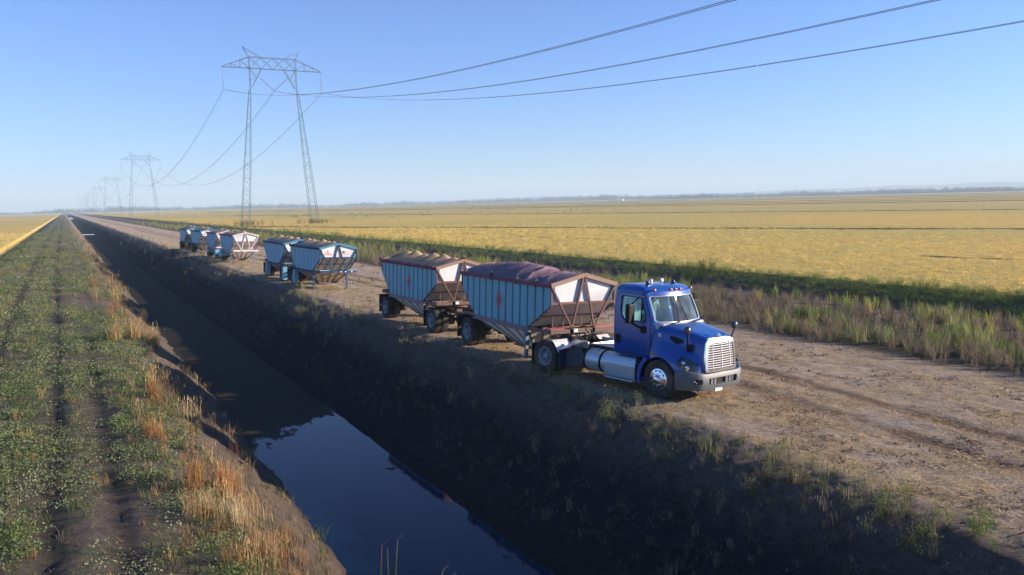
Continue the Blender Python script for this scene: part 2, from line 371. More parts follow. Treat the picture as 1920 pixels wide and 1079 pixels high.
def t_leaves(n, rad, h, size, seed=0, flat=.4):
    """low clump of small leaves"""
    r = np.random.default_rng(seed); V = []; T = []; S = []
    for k in range(n):
        a = r.uniform(0, 2*np.pi); q = rad*np.sqrt(r.uniform()); z = h*(1-(q/rad)**2*.7)*r.uniform(.15, 1)
        c = np.array([q*np.cos(a), q*np.sin(a), z]); n_ = r.normal(size=3); n_[2] = abs(n_[2])+flat; n_ /= np.linalg.norm(n_)
        u = np.cross(n_, [0, 0, 1.]); u = u/(np.linalg.norm(u)+1e-6); v = np.cross(n_, u); th = r.uniform(0, 6.28)
        u, v = u*np.cos(th)+v*np.sin(th), -u*np.sin(th)+v*np.cos(th); s = size*r.uniform(.6, 1.3)
        o = len(V); V += [c-u*s, c+v*s*.45, c+u*s, c-v*s*.45]; T += [(o, o+1, o+2), (o, o+2, o+3)]; S += [r.uniform(.82, 1.18)]*4
    return np.array(V), np.array(T), np.array(S)
def t_bush(n, rad, h, size, seed=0, stems=9):
    """upright branching weed: stems with leaves along them"""
    r = np.random.default_rng(seed); V = []; T = []; S = []
    for k in range(stems):
        b = r.uniform(0, 6.28); tip = np.array([np.cos(b)*rad*r.uniform(.2, 1), np.sin(b)*rad*r.uniform(.2, 1), h*r.uniform(.6, 1.05)])
        base = np.array([r.normal()*.04, r.normal()*.04, 0]); s = np.array([-np.sin(b), np.cos(b), 0])*.008*h
        o = len(V); V += [base-s, base+s, tip]; T += [(o, o+1, o+2)]; S += [.7]*3
        for j in range(n//stems):
            t = r.uniform(.15, 1)**.8; c = base+(tip-base)*t+np.array([0, 0, 1])*0+r.normal(size=3)*[.09*rad+.03, .09*rad+.03, .03]
            n_ = r.normal(size=3); n_[2] += .5; n_ /= np.linalg.norm(n_); u = np.cross(n_, r.normal(size=3)); u /= np.linalg.norm(u); v = np.cross(n_, u)
            q = size*r.uniform(.5, 1.3)*(1.2-.5*t); o = len(V); V += [c-u*q, c+v*q*.4, c+u*q, c-v*q*.4]; T += [(o, o+1, o+2), (o, o+2, o+3)]; S += [r.uniform(.7, 1.35)]*4
    return np.array(V), np.array(T), np.array(S)
def scatter_mesh(name, P, scale, cols, tmpls, hs=None):
    """P (n,3) points; scale (n,); cols (n,3); copies of random templates joined"""
    n = len(P); r = RNG; pick = r.integers(0, len(tmpls), n); Vs = []; Ts = []; Cs = []; off = 0
    for k, (V, T, S) in enumerate(tmpls):
        ii = np.nonzero(pick == k)[0]
        if len(ii) == 0: continue
        th = r.uniform(0, 6.28, len(ii)); c, s = np.cos(th), np.sin(th); sc_ = scale[ii]
        hz = sc_*(hs[ii] if hs is not None else 1)
        x = (V[None, :, 0]*c[:, None]-V[None, :, 1]*s[:, None])*sc_[:, None]+P[ii, 0:1]
        y = (V[None, :, 0]*s[:, None]+V[None, :, 1]*c[:, None])*sc_[:, None]+P[ii, 1:2]
        z = V[None, :, 2]*hz[:, None]+P[ii, 2:3]
        Vs.append(np.stack([x, y, z], -1).reshape(-1, 3)); m = len(V)
        Ts.append((T[None]+(off+np.arange(len(ii))*m)[:, None, None]).reshape(-1)); off += len(ii)*m
        Cs.append((cols[ii][:, None, :]*S[None, :, None]).reshape(-1, 3))
    return arr_mesh(name, np.concatenate(Vs), 3, np.concatenate(Ts), np.clip(np.concatenate(Cs), 0, 1), [LM])
def pal(n, colors, jit=.15, wts=None):
    c = np.array(colors)[RNG.choice(len(colors), n, p=wts)]
    return c*(1+RNG.normal(size=(n, 1))*jit)
def pts_in(x0, x1, y0, y1, dens_near, ref=12., pw=1.6, mask=None):
    """random points; density per m2 falls with distance so that the screen density stays even"""
    ylist = []; y = y0
    while y < y1:
        st = max(1.5, (y)*.12); st = min(st, y1-y+1e-3); mid = max(3., y+st/2)
        dens = dens_near*min(1., (ref/mid)**pw); n = RNG.poisson(dens*(x1-x0)*st)
        ylist.append(np.stack([RNG.uniform(x0, x1, n), RNG.uniform(y, y+st, n)], -1)); y += st
    P = np.concatenate(ylist)
    if mask is not None: P = P[RNG.uniform(size=len(P)) < mask(P[:, 0], P[:, 1])]
    return np.column_stack([P, H(P[:, 0], P[:, 1])])
def grow_scale(P, ref=14., lo=1., hi=2.6): return np.clip((P[:, 1]/ref)**.45, lo, hi)
GR = [(.10,.14,.045),(.10,.14,.045),(.055,.085,.028),(.13,.155,.06)]
DRY = [(.34,.235,.105),(.27,.17,.07),(.40,.30,.16),(.20,.13,.06)]
ORG = [(.30,.145,.055),(.25,.12,.05),(.36,.20,.08)]
def stuff(name, me, label, cat='grass'):
    o = bpy.data.objects.new(name, me); COL.objects.link(o); return tag(o, label, cat, kind='stuff')
# ---- templates
TB = [t_blades(16, .32, .011, .12, .7, s) for s in range(4)]            # short grass
TD = [t_blades(20, .55, .009, .12, .55, 20+s, heads=.3) for s in range(4)]   # dry tall grass
TR = [t_blades(16, .95, .024, .20, .36, 40+s, droop=.12) for s in range(4)] # reeds
TL = [t_leaves(66, .27, .14, .021, 60+s) for s in range(5)]             # mats of small leaves
TW = [t_bush(120, .34, .62, .026, 80+s) for s in range(5)]              # branching weeds
TN = [t_bush(150, .30, .80, .012, 90+s, stems=22) for s in range(4)]    # fine twiggy dry weeds
TS = [t_blades(5, .16, .008, .05, 2.2, 100+s) for s in range(4)]        # litter
TX = [t_blades(12, .30, .014, .24, .6, 120+s, heads=.5) for s in range(4)]  # rice tops
def cc(P, s=41, a=.35, b=.22): return fbm(P[:, 0]*a, P[:, 1]*b, s)
def cover(X, Y, lo=.40, hi=.56):
    n1 = fbm(X*.35, Y*.22, 41); n2 = fbm(X*1.7, Y*1.1, 42)
    return sst(lo, hi, n1*.6+n2*.5+.14*(1-sst(-2.5, 1.0, X))-.07)
def tracks(X, Y):
    return rut_mask(X, Y, .32)*(.5+.5*sst(.30, .5, fbm(X*.9, Y*.4, 15)))
# levee leaf mats
P = pts_in(-8.4, 2.3, 5, 260, 34, mask=lambda X, Y: cover(X, Y)*(1-.92*tracks(X, Y)))
c = pal(len(P), [(.18,.215,.08),(.23,.25,.11),(.25,.26,.15),(.15,.175,.065),(.28,.26,.16)], .14, [.3,.27,.2,.13,.1])
br = sst(.5, .7, fbm(P[:, 0]*.5, P[:, 1]*.4, 77))[:, None]; c = c*(1-br*.5)+np.array([[.10,.19,.035]])*br*.5
stuff('leafy_ground_cover', scatter_mesh('leafy_ground_cover', P, grow_scale(P)*RNG.uniform(.6, 1.3, len(P)), c, TL), 'green leafy weeds matting the levee track left of the canal', 'weeds')
P = pts_in(-8.4, 2.6, 5, 260, 10, mask=lambda X, Y: (.25+.75*cover(X, Y, .3, .5))*(1-.9*tracks(X, Y)))
c = pal(len(P), GR+DRY[:2]+[(.18,.14,.09),(.20,.19,.12)], .15)
stuff('grass', scatter_mesh('grass', P, grow_scale(P)*RNG.uniform(.35, .85, len(P)), c, TB), 'short mixed green and dry grass on the levee track')
P = pts_in(-3.5, 3.2, 5, 200, 20, mask=lambda X, Y: (1-cover(X, Y))*(.3+.7*sst(-3, 1, X))*(1-.8*tracks(X, Y)))
c = pal(len(P), [(.20,.12,.07),(.15,.09,.055),(.26,.18,.10)], .18)
stuff('dry_litter', scatter_mesh('dry_litter', P, grow_scale(P)*RNG.uniform(.5, 1.1, len(P)), c, TS), 'brown dry litter and dead stems between the canal and the levee ruts', 'dry grass')
# levee field-side slope, greener
P = pts_in(-8.6, -6.3, 8, 420, 22)
stuff('grass', scatter_mesh('grass', P, grow_scale(P)*RNG.uniform(.6, 1.2, len(P)), pal(len(P), GR, .15), TB+TL), 'greener grass on the slope between levee track and left rice field')
# left bank brink: orange/tan dry stands
def brink_m(X, Y): return sst(.36, .60, fbm(X*.3, Y*.28, 51))*np.exp(-((X-2.5)/.75)**2)
P = pts_in(1.2, 4.2, 6, 420, 13, mask=brink_m)
c = pal(len(P), ORG+DRY+[(.20,.14,.09)], .18)
stuff('dry_grass', scatter_mesh('dry_grass', P, grow_scale(P, hi=1.9)*RNG.uniform(.6, 1.25, len(P)), c, TD), 'tan and orange dry grass along the left brink of the canal', 'dry grass')
P = pts_in(2.4, 4.55, 6, 200, 20, mask=lambda X, Y: .25+.75*sst(.4, .6, fbm(X*.6, Y*.4, 19)))
stuff('grass', scatter_mesh('grass', P, grow_scale(P)*RNG.uniform(.4, 1.1, len(P)), pal(len(P), GR[:2]+DRY+[(.10,.08,.05)], .2), TS+TB), 'sparse grass on the left bank slope above the water')
# right bank
P = pts_in(8.6, 12.0, 4, 260, 26, mask=lambda X, Y: .3+.7*sst(.4, .6, fbm(X*.5, Y*.5, 52)))
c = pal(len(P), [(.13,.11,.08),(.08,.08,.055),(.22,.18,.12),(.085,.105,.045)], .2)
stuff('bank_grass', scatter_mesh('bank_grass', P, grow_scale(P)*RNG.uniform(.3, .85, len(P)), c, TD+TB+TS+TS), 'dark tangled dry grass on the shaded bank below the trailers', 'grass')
TC = [t_leaves(7, .10, .05, .035, 160+s, flat=.1) for s in range(4)]
P = pts_in(12.2, 25.5, 4, 110, 14, mask=lambda X, Y: sst(.42, .62, fbm(X*.9, Y*.6, 81)))
stuff('soil_clods', scatter_mesh('soil_clods', P, grow_scale(P, hi=2.2)*RNG.uniform(.5, 1.3, len(P)), pal(len(P), [(.13,.10,.085),(.20,.155,.13),(.10,.075,.06)], .2), TC), 'dark clods and crumbs of dry soil lying on the dirt road', 'soil')
P = pts_in(8.4, 12.3, 4, 160, 22)
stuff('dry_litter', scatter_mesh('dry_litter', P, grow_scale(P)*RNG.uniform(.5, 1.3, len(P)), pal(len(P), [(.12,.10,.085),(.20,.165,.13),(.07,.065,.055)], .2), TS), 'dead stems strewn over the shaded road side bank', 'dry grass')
P = pts_in(11.0, 13.1, 4, 420, 11, mask=lambda X, Y: sst(.34, .58, fbm(X*.5, Y*.3, 53))*np.exp(-((X-11.9)/.75)**2))
c = pal(len(P), [(.17,.20,.07),(.25,.24,.10),(.12,.15,.05),(.36,.28,.15)], .18)
stuff('grass', scatter_mesh('grass', P, grow_scale(P, hi=1.9)*RNG.uniform(.45, 1.1, len(P)), c, TB+TD+TW[:2]), 'green and straw coloured grass along the road side brink of the canal')
P = pts_in(12.3, 15.2, 34, 420, 9, mask=lambda X, Y: sst(.42, .6, fbm(X*.4, Y*.2, 54))*(1-sst(12.9, 15.2, X))*1.)
stuff('grass', scatter_mesh('grass', P, grow_scale(P, hi=1.9)*RNG.uniform(.3, .8, len(P)), pal(len(P), [(.15,.15,.06),(.22,.18,.09)], .18), TB), 'thin grass in the strip where the trailers are parked')
# loose straw on the road
def flat_straw(n):
    V = []; T = []; S = []; r = np.random.default_rng(n)
    for k in range(9):
        a = r.uniform(0, 6.28); l = r.uniform(.04, .13); w_ = r.uniform(.003, .007); p = r.uniform(-.22, .22, 2)
        d = np.array([np.cos(a), np.sin(a)])*l; s = np.array([-np.sin(a), np.cos(a)])*w_; z0 = r.uniform(.004, .03); z1 = r.uniform(.004, .05)
        o = len(V); V += [[*(p-s), z0], [*(p+s), z0], [*(p+d+s), z1], [*(p+d-s), z1]]; T += [(o, o+1, o+2), (o, o+2, o+3)]; S += [r.uniform(.7, 1.35)]*4
    return np.array(V), np.array(T), np.array(S)
TF = [flat_straw(k) for k in range(5)]
P = pts_in(12.4, 25.5, 4, 130, 46, mask=lambda X, Y: np.clip(sst(.38, .62, fbm(X*1.2, Y*.8, 55))*.9+.45*np.exp(-((X-14.4)/1.6)**2), 0, 1)*(1-.6*np.exp(-((X-road_rut(Y))/.4)**2)))
stuff('loose_straw', scatter_mesh('loose_straw', P, grow_scale(P, hi=2.2)*RNG.uniform(.7, 1.3, len(P)), pal(len(P), [(.66,.50,.27),(.55,.38,.17),(.45,.33,.19)], .2), TF), 'pale straw scattered over the dirt road', 'straw')
# weed strip between road and field
def strip(X, Y): return sst(24.7, 26.6, X+1.2*(fbm(Y*.25, Y*0+3, 56)-.5))*(1-sst(35.0, 37.2, X))
P = pts_in(24.4, 36.8, 8, 420, 12, ref=22, pw=1.4, mask=lambda X, Y: strip(X-1.6, Y)*sst(.38, .58, fbm(X*.12, Y*.09, 57)))
c = pal(len(P), [(.17,.23,.05),(.23,.28,.07),(.38,.36,.07),(.25,.26,.12),(.12,.17,.05),(.22,.16,.11)], .15)
stuff('reeds', scatter_mesh('reeds', P, RNG.uniform(.55, 1.0, len(P))*grow_scale(P, 40, 1, 1.5), c, TR), 'tall yellow green reeds in the strip between road and field', 'reeds')
P = pts_in(24.4, 37.4, 8, 420, 13, ref=22, pw=1.4, mask=lambda X, Y: strip(X-.3, Y)*(1-.6*sst(27.2, 28.5, X))*(.35+.65*(1-sst(.38, .58, fbm(X*.12, Y*.09, 57)))))
c = pal(len(P), [(.23,.165,.12),(.28,.21,.14),(.18,.135,.10),(.18,.17,.08),(.34,.27,.18)], .15)
stuff('dry_weeds', scatter_mesh('dry_weeds', P, RNG.uniform(.6, 1.25, len(P))*grow_scale(P, 40, 1, 1.5), c, TN+TD), 'brown twiggy weeds at the road side of the reed strip', 'weeds')
P = pts_in(35.5, 39, 8, 300, 1.2, ref=22, pw=1.2)
stuff('dry_weeds', scatter_mesh('dry_weeds', P, RNG.uniform(.3, .8, len(P)), pal(len(P), [(.17,.13,.09),(.10,.11,.05)], .2), TN+TB), 'thin weeds on the bare dirt lane beside the rice field', 'weeds')
# green band at the field edge
P = pts_in(37.9, 41.6, 10, 520, 26, ref=25, pw=1.35, mask=lambda X, Y: sst(37.6, 38.9, X+.8*(fbm(Y*.3, Y*0+1, 58)-.5)))
c = pal(len(P), [(.15,.22,.045),(.21,.27,.065),(.11,.16,.04),(.28,.29,.09)], .15)
hs = (.55+.5*sst(.35, .7, fbm(P[:, 0]*.3, P[:, 1]*.25, 59)))*(.8+.3*sst(39.0, 40.4, P[:, 0]))
stuff('field_edge_grass', scatter_mesh('field_edge_grass', P, RNG.uniform(.6, 1.1, len(P))*1.15*grow_scale(P, 50, 1, 1.4), c, TW+TB, hs), 'thick dark green grass edging the right rice field')
# rice tops
P = pts_in(41.1, 100, 12, 170, 7, ref=30, pw=1.3, mask=lambda X, Y: (1-sst(46, 100, X)*.75))
rc = [(.68,.47,.14),(.58,.41,.11),(.72,.52,.18),(.52,.38,.10)]
P[:, 2] -= .12
stuff('rice_heads', scatter_mesh('rice_heads', P, RNG.uniform(.7, 1.2, len(P))*grow_scale(P, 40, 1, 1.5), pal(len(P), rc, .12), TX), 'golden rice heads standing above the near part of the right field', 'rice')
P = pts_in(-26, -8.5, 25, 260, 7, ref=40, pw=1.3); P[:, 2] -= .12
stuff('rice_heads', scatter_mesh('rice_heads', P, RNG.uniform(.7, 1.2, len(P))*grow_scale(P, 40, 1, 1.5), pal(len(P), [(.56,.45,.15),(.48,.40,.13),(.60,.47,.18)], .12), TX), 'golden rice heads of the left field beside the levee', 'rice')
def up(px, py, h):
    """ground position seen at a pixel of the photograph, used only to look up where a plant stands"""
    d = _f+_r*((px-960)/1493)-_u*((py-539.5)/1493); t = (h-CAMH)/d.z; return (d.x*t, d.y*t)
# grassed check banks crossing the rice
def check_bank(pts, wid, hgt, colr, label, dens):
    A = []; 
    for (a, b) in zip(pts[:-1], pts[1:]):
        n = max(2, int(math.dist(a, b)/(2.5 if dens else 25)))
        for k in range(n): A.append((a[0]+(b[0]-a[0])*k/n, a[1]+(b[1]-a[1])*k/n))
    A = np.array(A+[pts[-1]]); d = np.gradient(A, axis=0); d /= np.linalg.norm(d, axis=1)[:, None]; nn = np.stack([-d[:, 1], d[:, 0]], -1)
    wob = (fbm(A[:, 0]*.08, A[:, 1]*.08, 71)-.5)[:, None]*wid*.8; A = A+nn*wob
    us = [-1, -.6, -.2, .2, .6, 1]; hs_ = [-.5, .5, .9, 1, .5, -.5]; V = []; C = []
    for u, h_ in zip(us, hs_):
        q = A+nn*u*wid/2; z = .03+hgt*h_*(.5+fbm(q[:, 0]*.7, q[:, 1]*.7, 72))
        V.append(np.column_stack([q, z])); C.append(np.array(colr)*(.6+.8*fbm(q[:, 0]*.3, q[:, 1]*.3, 73))[:, None])
    V = np.stack(V, 1); n = len(A); idx = np.arange(n*6).reshape(n, 6)
    q = np.stack([idx[:-1, :-1], idx[1:, :-1], idx[1:, 1:], idx[:-1, 1:]], -1).reshape(-1)
    me = arr_mesh('check_bank', V.reshape(-1, 3), 4, q, np.stack(C, 1).reshape(-1, 3), [CM], True)
    o = bpy.data.objects.new('check_bank', me); COL.objects.link(o); tag(o, label, 'bank', kind='structure')
    if dens:
        m = int(dens*sum(math.dist(a, b) for a, b in zip(pts[:-1], pts[1:])))
        t = RNG.uniform(0, n-1.001, m); i = t.astype(int); f_ = (t-i)[:, None]
        p = A[i]*(1-f_)+A[i+1]*f_+nn[i]*RNG.normal(size=(m, 1))*wid*.35
        keep = fbm(p[:, 0]*.06, p[:, 1]*.06, 74) > .42; p = p[keep]
        Pp = np.column_stack([p, np.full(len(p), -.05)])
        return Pp
    return None
c1 = check_bank([(43.5,238),(51.9,204),(91.8,104.5),(109.8,58.6),(128,8)], 1.7, .14, (.13,.11,.05), 'low grassy check bank, nearest of those crossing the right rice field', 3.0)
c2 = check_bank([(102,575),(123,483),(187,213),(220,118),(262,-10)], 2.4, .16, (.15,.11,.05), 'second grassy check bank across the rice beyond the nearest one', 1.2)
PP = np.concatenate([c1, c2])
stuff('check_bank_grass', scatter_mesh('check_bank_grass', PP, RNG.uniform(.5, 1.0, len(PP))*grow_scale(PP, 80, 1, 1.6), pal(len(PP), [(.18,.20,.075),(.14,.16,.06),(.28,.23,.10)], .15), TW+TB), 'ragged grass growing on the banks that cross the rice')
for q, lab in (([(960,443),(1040,446),(1145,449)],'dark lodged streak in the near rice above the tarped trailer'),([(1727,480),(1820,484),(1913,486)],'dark lodged streak in the near rice at the right edge'),([(870,437),(905,440)],'short dark lodged streak in the near rice above the second trailer')):
    check_bank([up(a, b_, .08) for a, b_ in q], 1.1, .07, (.20,.15,.06), lab, 0)
k = 0
for off, ang, cl in ((470,.25,(.14,.13,.07)),(560,.22,(.17,.13,.06)),(720,.28,(.12,.12,.07)),(950,.2,(.13,.12,.07)),(1250,.3,(.11,.115,.07)),(1600,.22,(.12,.11,.07)),(2100,.25,(.11,.11,.07))):
    d = Vector((math.sin(ang), -math.cos(ang))); n_ = Vector((math.cos(ang), math.sin(ang)))
    c0 = n_*off*.93
    a = c0-d*(off*2.2); b = c0+d*(off*1.0)
    if a.x < 60: s_ = (60-a.x)/(b.x-a.x); a = a+(b-a)*s_
    check_bank([(a.x, a.y), ((a.x+b.x)/2+6, (a.y+b.y)/2), (b.x, b.y)], 5+off*.006, .22+off*.00022, cl,
               'far grassy check bank, number %s of those seen low across the distant rice' % ('third','fourth','fifth','sixth','seventh','eighth','ninth')[k], 0); k += 1

n_ = 900; a_ = RNG.uniform(.06, 1.2, n_); d_ = 260*np.exp(RNG.uniform(0, 2.2, n_)); x_ = np.sin(a_)*d_; y_ = np.cos(a_)*d_; k_ = (fbm(x_*.006, y_*.006, 301) > .56)&(x_ > 90); P = np.column_stack([x_, y_, 0*x_-.05])[k_]
stuff('field_scrub', scatter_mesh('field_scrub', P, 1.6+P[:, 1]*.0022+RNG.uniform(0, 1.5, len(P)), pal(len(P), [(.15,.19,.07),(.19,.21,.09)], .12), TW, np.full(len(P), .55)), 'scattered green scrub patches in the distant rice', 'scrub')
# ---- single plants one can point to
def plant(name, tm, loc, scl, colors, label, cat, hz=1., group=None, n=1, spread=0.):
    x, y = loc; pts = np.column_stack([x+RNG.normal(size=n)*spread, y+RNG.normal(size=n)*spread]); z = H(pts[:, 0], pts[:, 1])
    z0 = float(H(np.array([x]), np.array([y]))[0])
    P = np.column_stack([pts[:, 0]-x, pts[:, 1]-y, z-z0])
    me = scatter_mesh(name, P, np.full(n, scl)*RNG.uniform(.75, 1.15, n), pal(n, colors, .12), tm, np.full(n, hz))
    o = bpy.data.objects.new(name, me); COL.objects.link(o); o.location = (x, y, z0)
    return tag(o, label, cat, group)
OR2 = [(.36,.165,.055),(.30,.13,.05),(.40,.22,.09)]; TAN = [(.46,.33,.17),(.40,.27,.13),(.52,.40,.22)]
GW = [(.24,.26,.12),(.19,.22,.09),(.31,.30,.17)]
TK = [t_blades(60, .95, .010, .22, .28, 140+s, heads=.2) for s in range(3)]
for px, py, h, s, cl, n, sp, lab in (
    (395,925,-.35,.85,OR2,7,.26,'tall rust orange dry weed clump, largest on the left canal brink'),
    (450,985,-.5,.70,TAN,7,.28,'straw pale drooping grass clump just below the big rust orange weeds'),
    (500,1055,-.5,.75,TAN,2,.03,'straw pale grass clump nearest the bottom edge on the left brink'),
    (298,830,-.3,.6,OR2,4,.18,'smaller rust orange weed clump halfway up the left canal brink'),
    (285,752,-.35,.55,OR2,3,.15,'low rusty weed tuft above the eroded notch of the left brink'),
    (245,640,-.3,.95,[(.42,.30,.12),(.36,.25,.10)],7,.5,'golden bushy dry weed at the brink across from the green trailer wheels'),
    (205,560,-.3,.9,[(.40,.30,.13),(.30,.26,.10)],7,.6,'golden green dry weed farther up the left canal brink'),
    (430,905,-.6,.6,TAN,4,.2,'pale grass tuft leaning over the water edge beside the rust orange weeds')):
    plant('dry_weed', TK, up(px, py, h), s, cl, lab, 'dry weed', 1., 'dry weeds on the left brink', n, sp)
for px, py, h, s, cl, n, sp, lab in (
    (1160,775,-.15,.8,GW,9,.28,'pale green weed bush just left of and below the front wheel'),
    (1205,792,-.15,.7,GW,6,.25,'pale green weed bush closest below the truck bumper'),
    (1445,905,-.2,.75,[(.16,.17,.06),(.20,.17,.09)],7,.3,'green brown weed bush on the brink midway between truck and bottom right corner'),
    (1650,955,-.2,.8,[(.11,.15,.045),(.16,.18,.06)],10,.34,'bushy green weed on the brink left of the yellow flowered one'),
    (1745,1010,-.2,.85,[(.15,.17,.05),(.20,.20,.06)],10,.34,'yellowish green weed bush on the brink near the bottom right'),
    (1850,1015,-.15,.65,[(.12,.22,.04),(.15,.26,.05)],6,.2,'bright green leafy weed at the right end of the canal brink'),
    (640,600,-.15,.8,GW,8,.5,'pale weed patch on the brink below the lone blue trailers'),
    (560,575,-.15,.9,GW,8,.6,'olive weed patch on the brink beneath the blue trailer pair'),
    (425,515,-.15,1.1,GW,8,.9,'pale weed patch on the brink below the maroon edged trailers'),
    (390,495,-.15,1.1,GW,6,.9,'farther weed patch on the brink near the last trailers')):
    plant('weed_bush', TW, up(px, py, h), s, cl, lab, 'weed', 1., 'weeds on the road side brink', n, sp)
for x, y, s, hz, lab in ((40.2,43.5,1.5,1.1,'tall dark bush at the rice field edge behind the truck cab'),
    (40.4,20.5,1.1,1.0,'green shrub at the rice field edge at the far right'),
    (40.4,68,1.3,1.0,'dark bush on the field edge above the tarped trailer')):
    plant('field_edge_bush', TW, (x, y), s, [(.055,.085,.028),(.08,.11,.035)], lab, 'bush', hz, None, 14, .55)
for x, y, s, n, sp, lab in ((46.5,243,3.0,34,2.6,'green scrub round the left leg of the nearest pylon'),(67.2,243.5,3.0,34,2.6,'green scrub round the right leg of the nearest pylon'),
    (-14.5,165,1.6,16,1.0,'green bush standing in the left rice field'),(100,398,2.6,20,4,'round green bush in the far rice left of the trailers')):
    plant('scrub', TW, (x, y), s, [(.09,.12,.04),(.12,.14,.05),(.16,.16,.07)], lab, 'scrub', 1., None, n, sp)
# cattail leaves rising into the foot of the picture
def cattail(loc, leaves, label):
    x, y, z = loc; e = empty('cattail', Matrix.Translation(loc)); tag(e, label, 'cattail', 'cattail leaves in the water')
    m = leaf_mat('cattail_leaf', .3)
    for (dx, dy, h, bend, cols, kink) in leaves:
        V = []; C = []; n = 12
        for i in range(n+1):
            t = i/n; k = max(0, t-kink)/(1-kink) if kink < 1 else 0
            p = Vector((dx+bend*t*t*.3+k*k*.10*(1 if bend > 0 else 1), dy, h*(t if k == 0 else kink+(1-kink)*(t-kink)/(1-kink)*(1-.45*k))))
            w_ = .011*(1-t**3)+.003; V += [p+_r*w_, p-_r*w_+Vector((0, .004, 0))]; C += [cols[0] if t < .75 else cols[1]]*2
        q = [v for i in range(n) for v in (2*i, 2*i+1, 2*i+3, 2*i+2)]
        me = arr_mesh('leaf', np.array([tuple(v) for v in V]), 4, np.array(q), np.array(C), [m])
        o = bpy.data.objects.new('leaf', me); COL.objects.link(o); o.parent = e
x0, y0 = 4.62, 9.35
cattail((4.65,13.29,WATER-.27), [(-.13,0,1.62,.25,((.16,.24,.05),(.38,.24,.10)),.93),(.03,0,1.42,.02,((.15,.24,.05),(.30,.28,.12)),1.),(.15,0,1.66,.35,((.20,.26,.06),(.40,.30,.16)),.93)], 'three upright green cattail leaves with brown tips in the foreground water')
cattail((5.32,12.56,WATER-.42), [(0,0,1.40,.5,((.42,.30,.18),(.50,.38,.26)),.85),(.05,0,1.30,.8,((.36,.24,.14),(.48,.36,.24)),.7)], 'two dry curled cattail leaves at the bottom edge right of the green ones')

# ---- far woods and hills
def far_woods(name, pts, hgt, dep, n, label, seed):
    r = np.random.default_rng(seed); V, T, S = t_leaves(90, .5, 1., .085, seed+5, flat=.2)
    V = V.copy(); V[:, 2] = V[:, 2]*1.0+.02; base = (V, T, S)
    seg = np.array(pts, float); L_ = np.linalg.norm(np.diff(seg, axis=0), axis=1); cum = np.concatenate([[0], np.cumsum(L_)])
    t = r.uniform(0, cum[-1], n); x = np.interp(t, cum, seg[:, 0]); y = np.interp(t, cum, seg[:, 1])
    gap = fbm(t*.0021, t*0, seed) + .25*vnoise(t*.02, t*0, seed+1)
    hs_ = hgt*(.35+.9*sst(.35, .85, gap))*r.uniform(.6, 1.15, n)
    P = np.column_stack([x+r.normal(size=n)*dep, y+r.normal(size=n)*dep, np.full(n, -.3)])
    c = np.array([(.045,.060,.030)])*r.uniform(.7, 1.3, (n, 1))
    me = scatter_mesh(name, P, hs_*1.7, c, [base], np.full(n, .62))
    stuff(name, me, label, 'trees')
far_woods('distant_woods', [(-1500,3900),(200,4000),(1500,3700),(2700,2700),(3300,1500),(3500,300)], 21, 40, 2600, 'hazy wood forming the distant tree line along the horizon', 5)
far_woods('distant_woods', [(1900,2350),(2500,1700),(2900,900),(3050,250)], 15, 30, 900, 'slightly nearer belt of distant trees at the right of the horizon', 8)
def hills():
    V = []; n = 260; m = bpy.data.materials.new('hill'); m.use_nodes = True
    m.node_tree.nodes['Principled BSDF'].inputs['Base Color'].default_value = (.10,.10,.08,1); m.node_tree.nodes['Principled BSDF'].inputs['Roughness'].default_value = 1
    a = np.linspace(R(0), R(66), n); rad = 8600
    h = 70*sst(0, .9, a)*(.45+.75*fbm(a*9, a*0, 91, 5)+.15*fbm(a*45, a*0, 92))
    V = np.concatenate([np.stack([np.sin(a)*(rad+d), np.cos(a)*(rad+d), np.where(np.array(k) == 1, h, -5)], -1) for d, k in ((-500, 0), (0, 1), (500, 0))])
    q = np.array([v for r0 in (0, n) for i in range(n-1) for v in (r0+i, r0+i+1, r0+n+i+1, r0+n+i)])
    me = arr_mesh('hills', V, 4, q, None, [m], True); o = bpy.data.objects.new('hills', me); COL.objects.link(o); tag(o, 'faint hills in the haze beyond the rice on the right', 'hills', kind='structure')
hills()
b = MB(); b.box((0,0,0), (46,14,5)); b.prism([(-1,5),(47,5),(23,9)], -.6, 14.6, 'y')
o = b.build('barn', mat('barn_white', (.75,.75,.72), .5)); px = up(895,381,.3); o.location = (1520, 2080, 0); o.rotation_euler.z = R(-50); tag(o, 'tiny white barn on the horizon above the rice field', 'barn')
# ================================================================ PYLONS AND LINES
STEEL = mat('galvanised_steel', (.09,.15,.21), .6, .2, var=.2)
INS = mat('insulator_glass', (.16,.20,.24), .3)
WIREM = mat('conductor', (.10,.12,.15), .5, .6)
TOWER_Y0, SPAN, TX0 = 243.6, 468.0, 56.7
def lattice(mb, p0, p1, w0, w1, wm, n, t=.13):
    p0, p1 = Vector(p0), Vector(p1); prev = None
    for i in range(n+1):
        s = i/n; c = p0.lerp(p1, s); w_ = (w0+(wm-w0)*min(1, s/.45)) if s < .45 else (wm+(w1-wm)*(s-.45)/.55)
        cur = [c+Vector((sx*w_/2, sy*w_/2, 0)) for sx, sy in ((-1,-1),(1,-1),(1,1),(-1,1))]
        if prev:
            for k in range(4):
                mb.bar(prev[k], cur[k], t); mb.bar(prev[k], cur[(k+1) % 4], t*.55)
                if i % 2 == 0: mb.bar(cur[k], cur[(k+1) % 4], t*.6)
        prev = cur
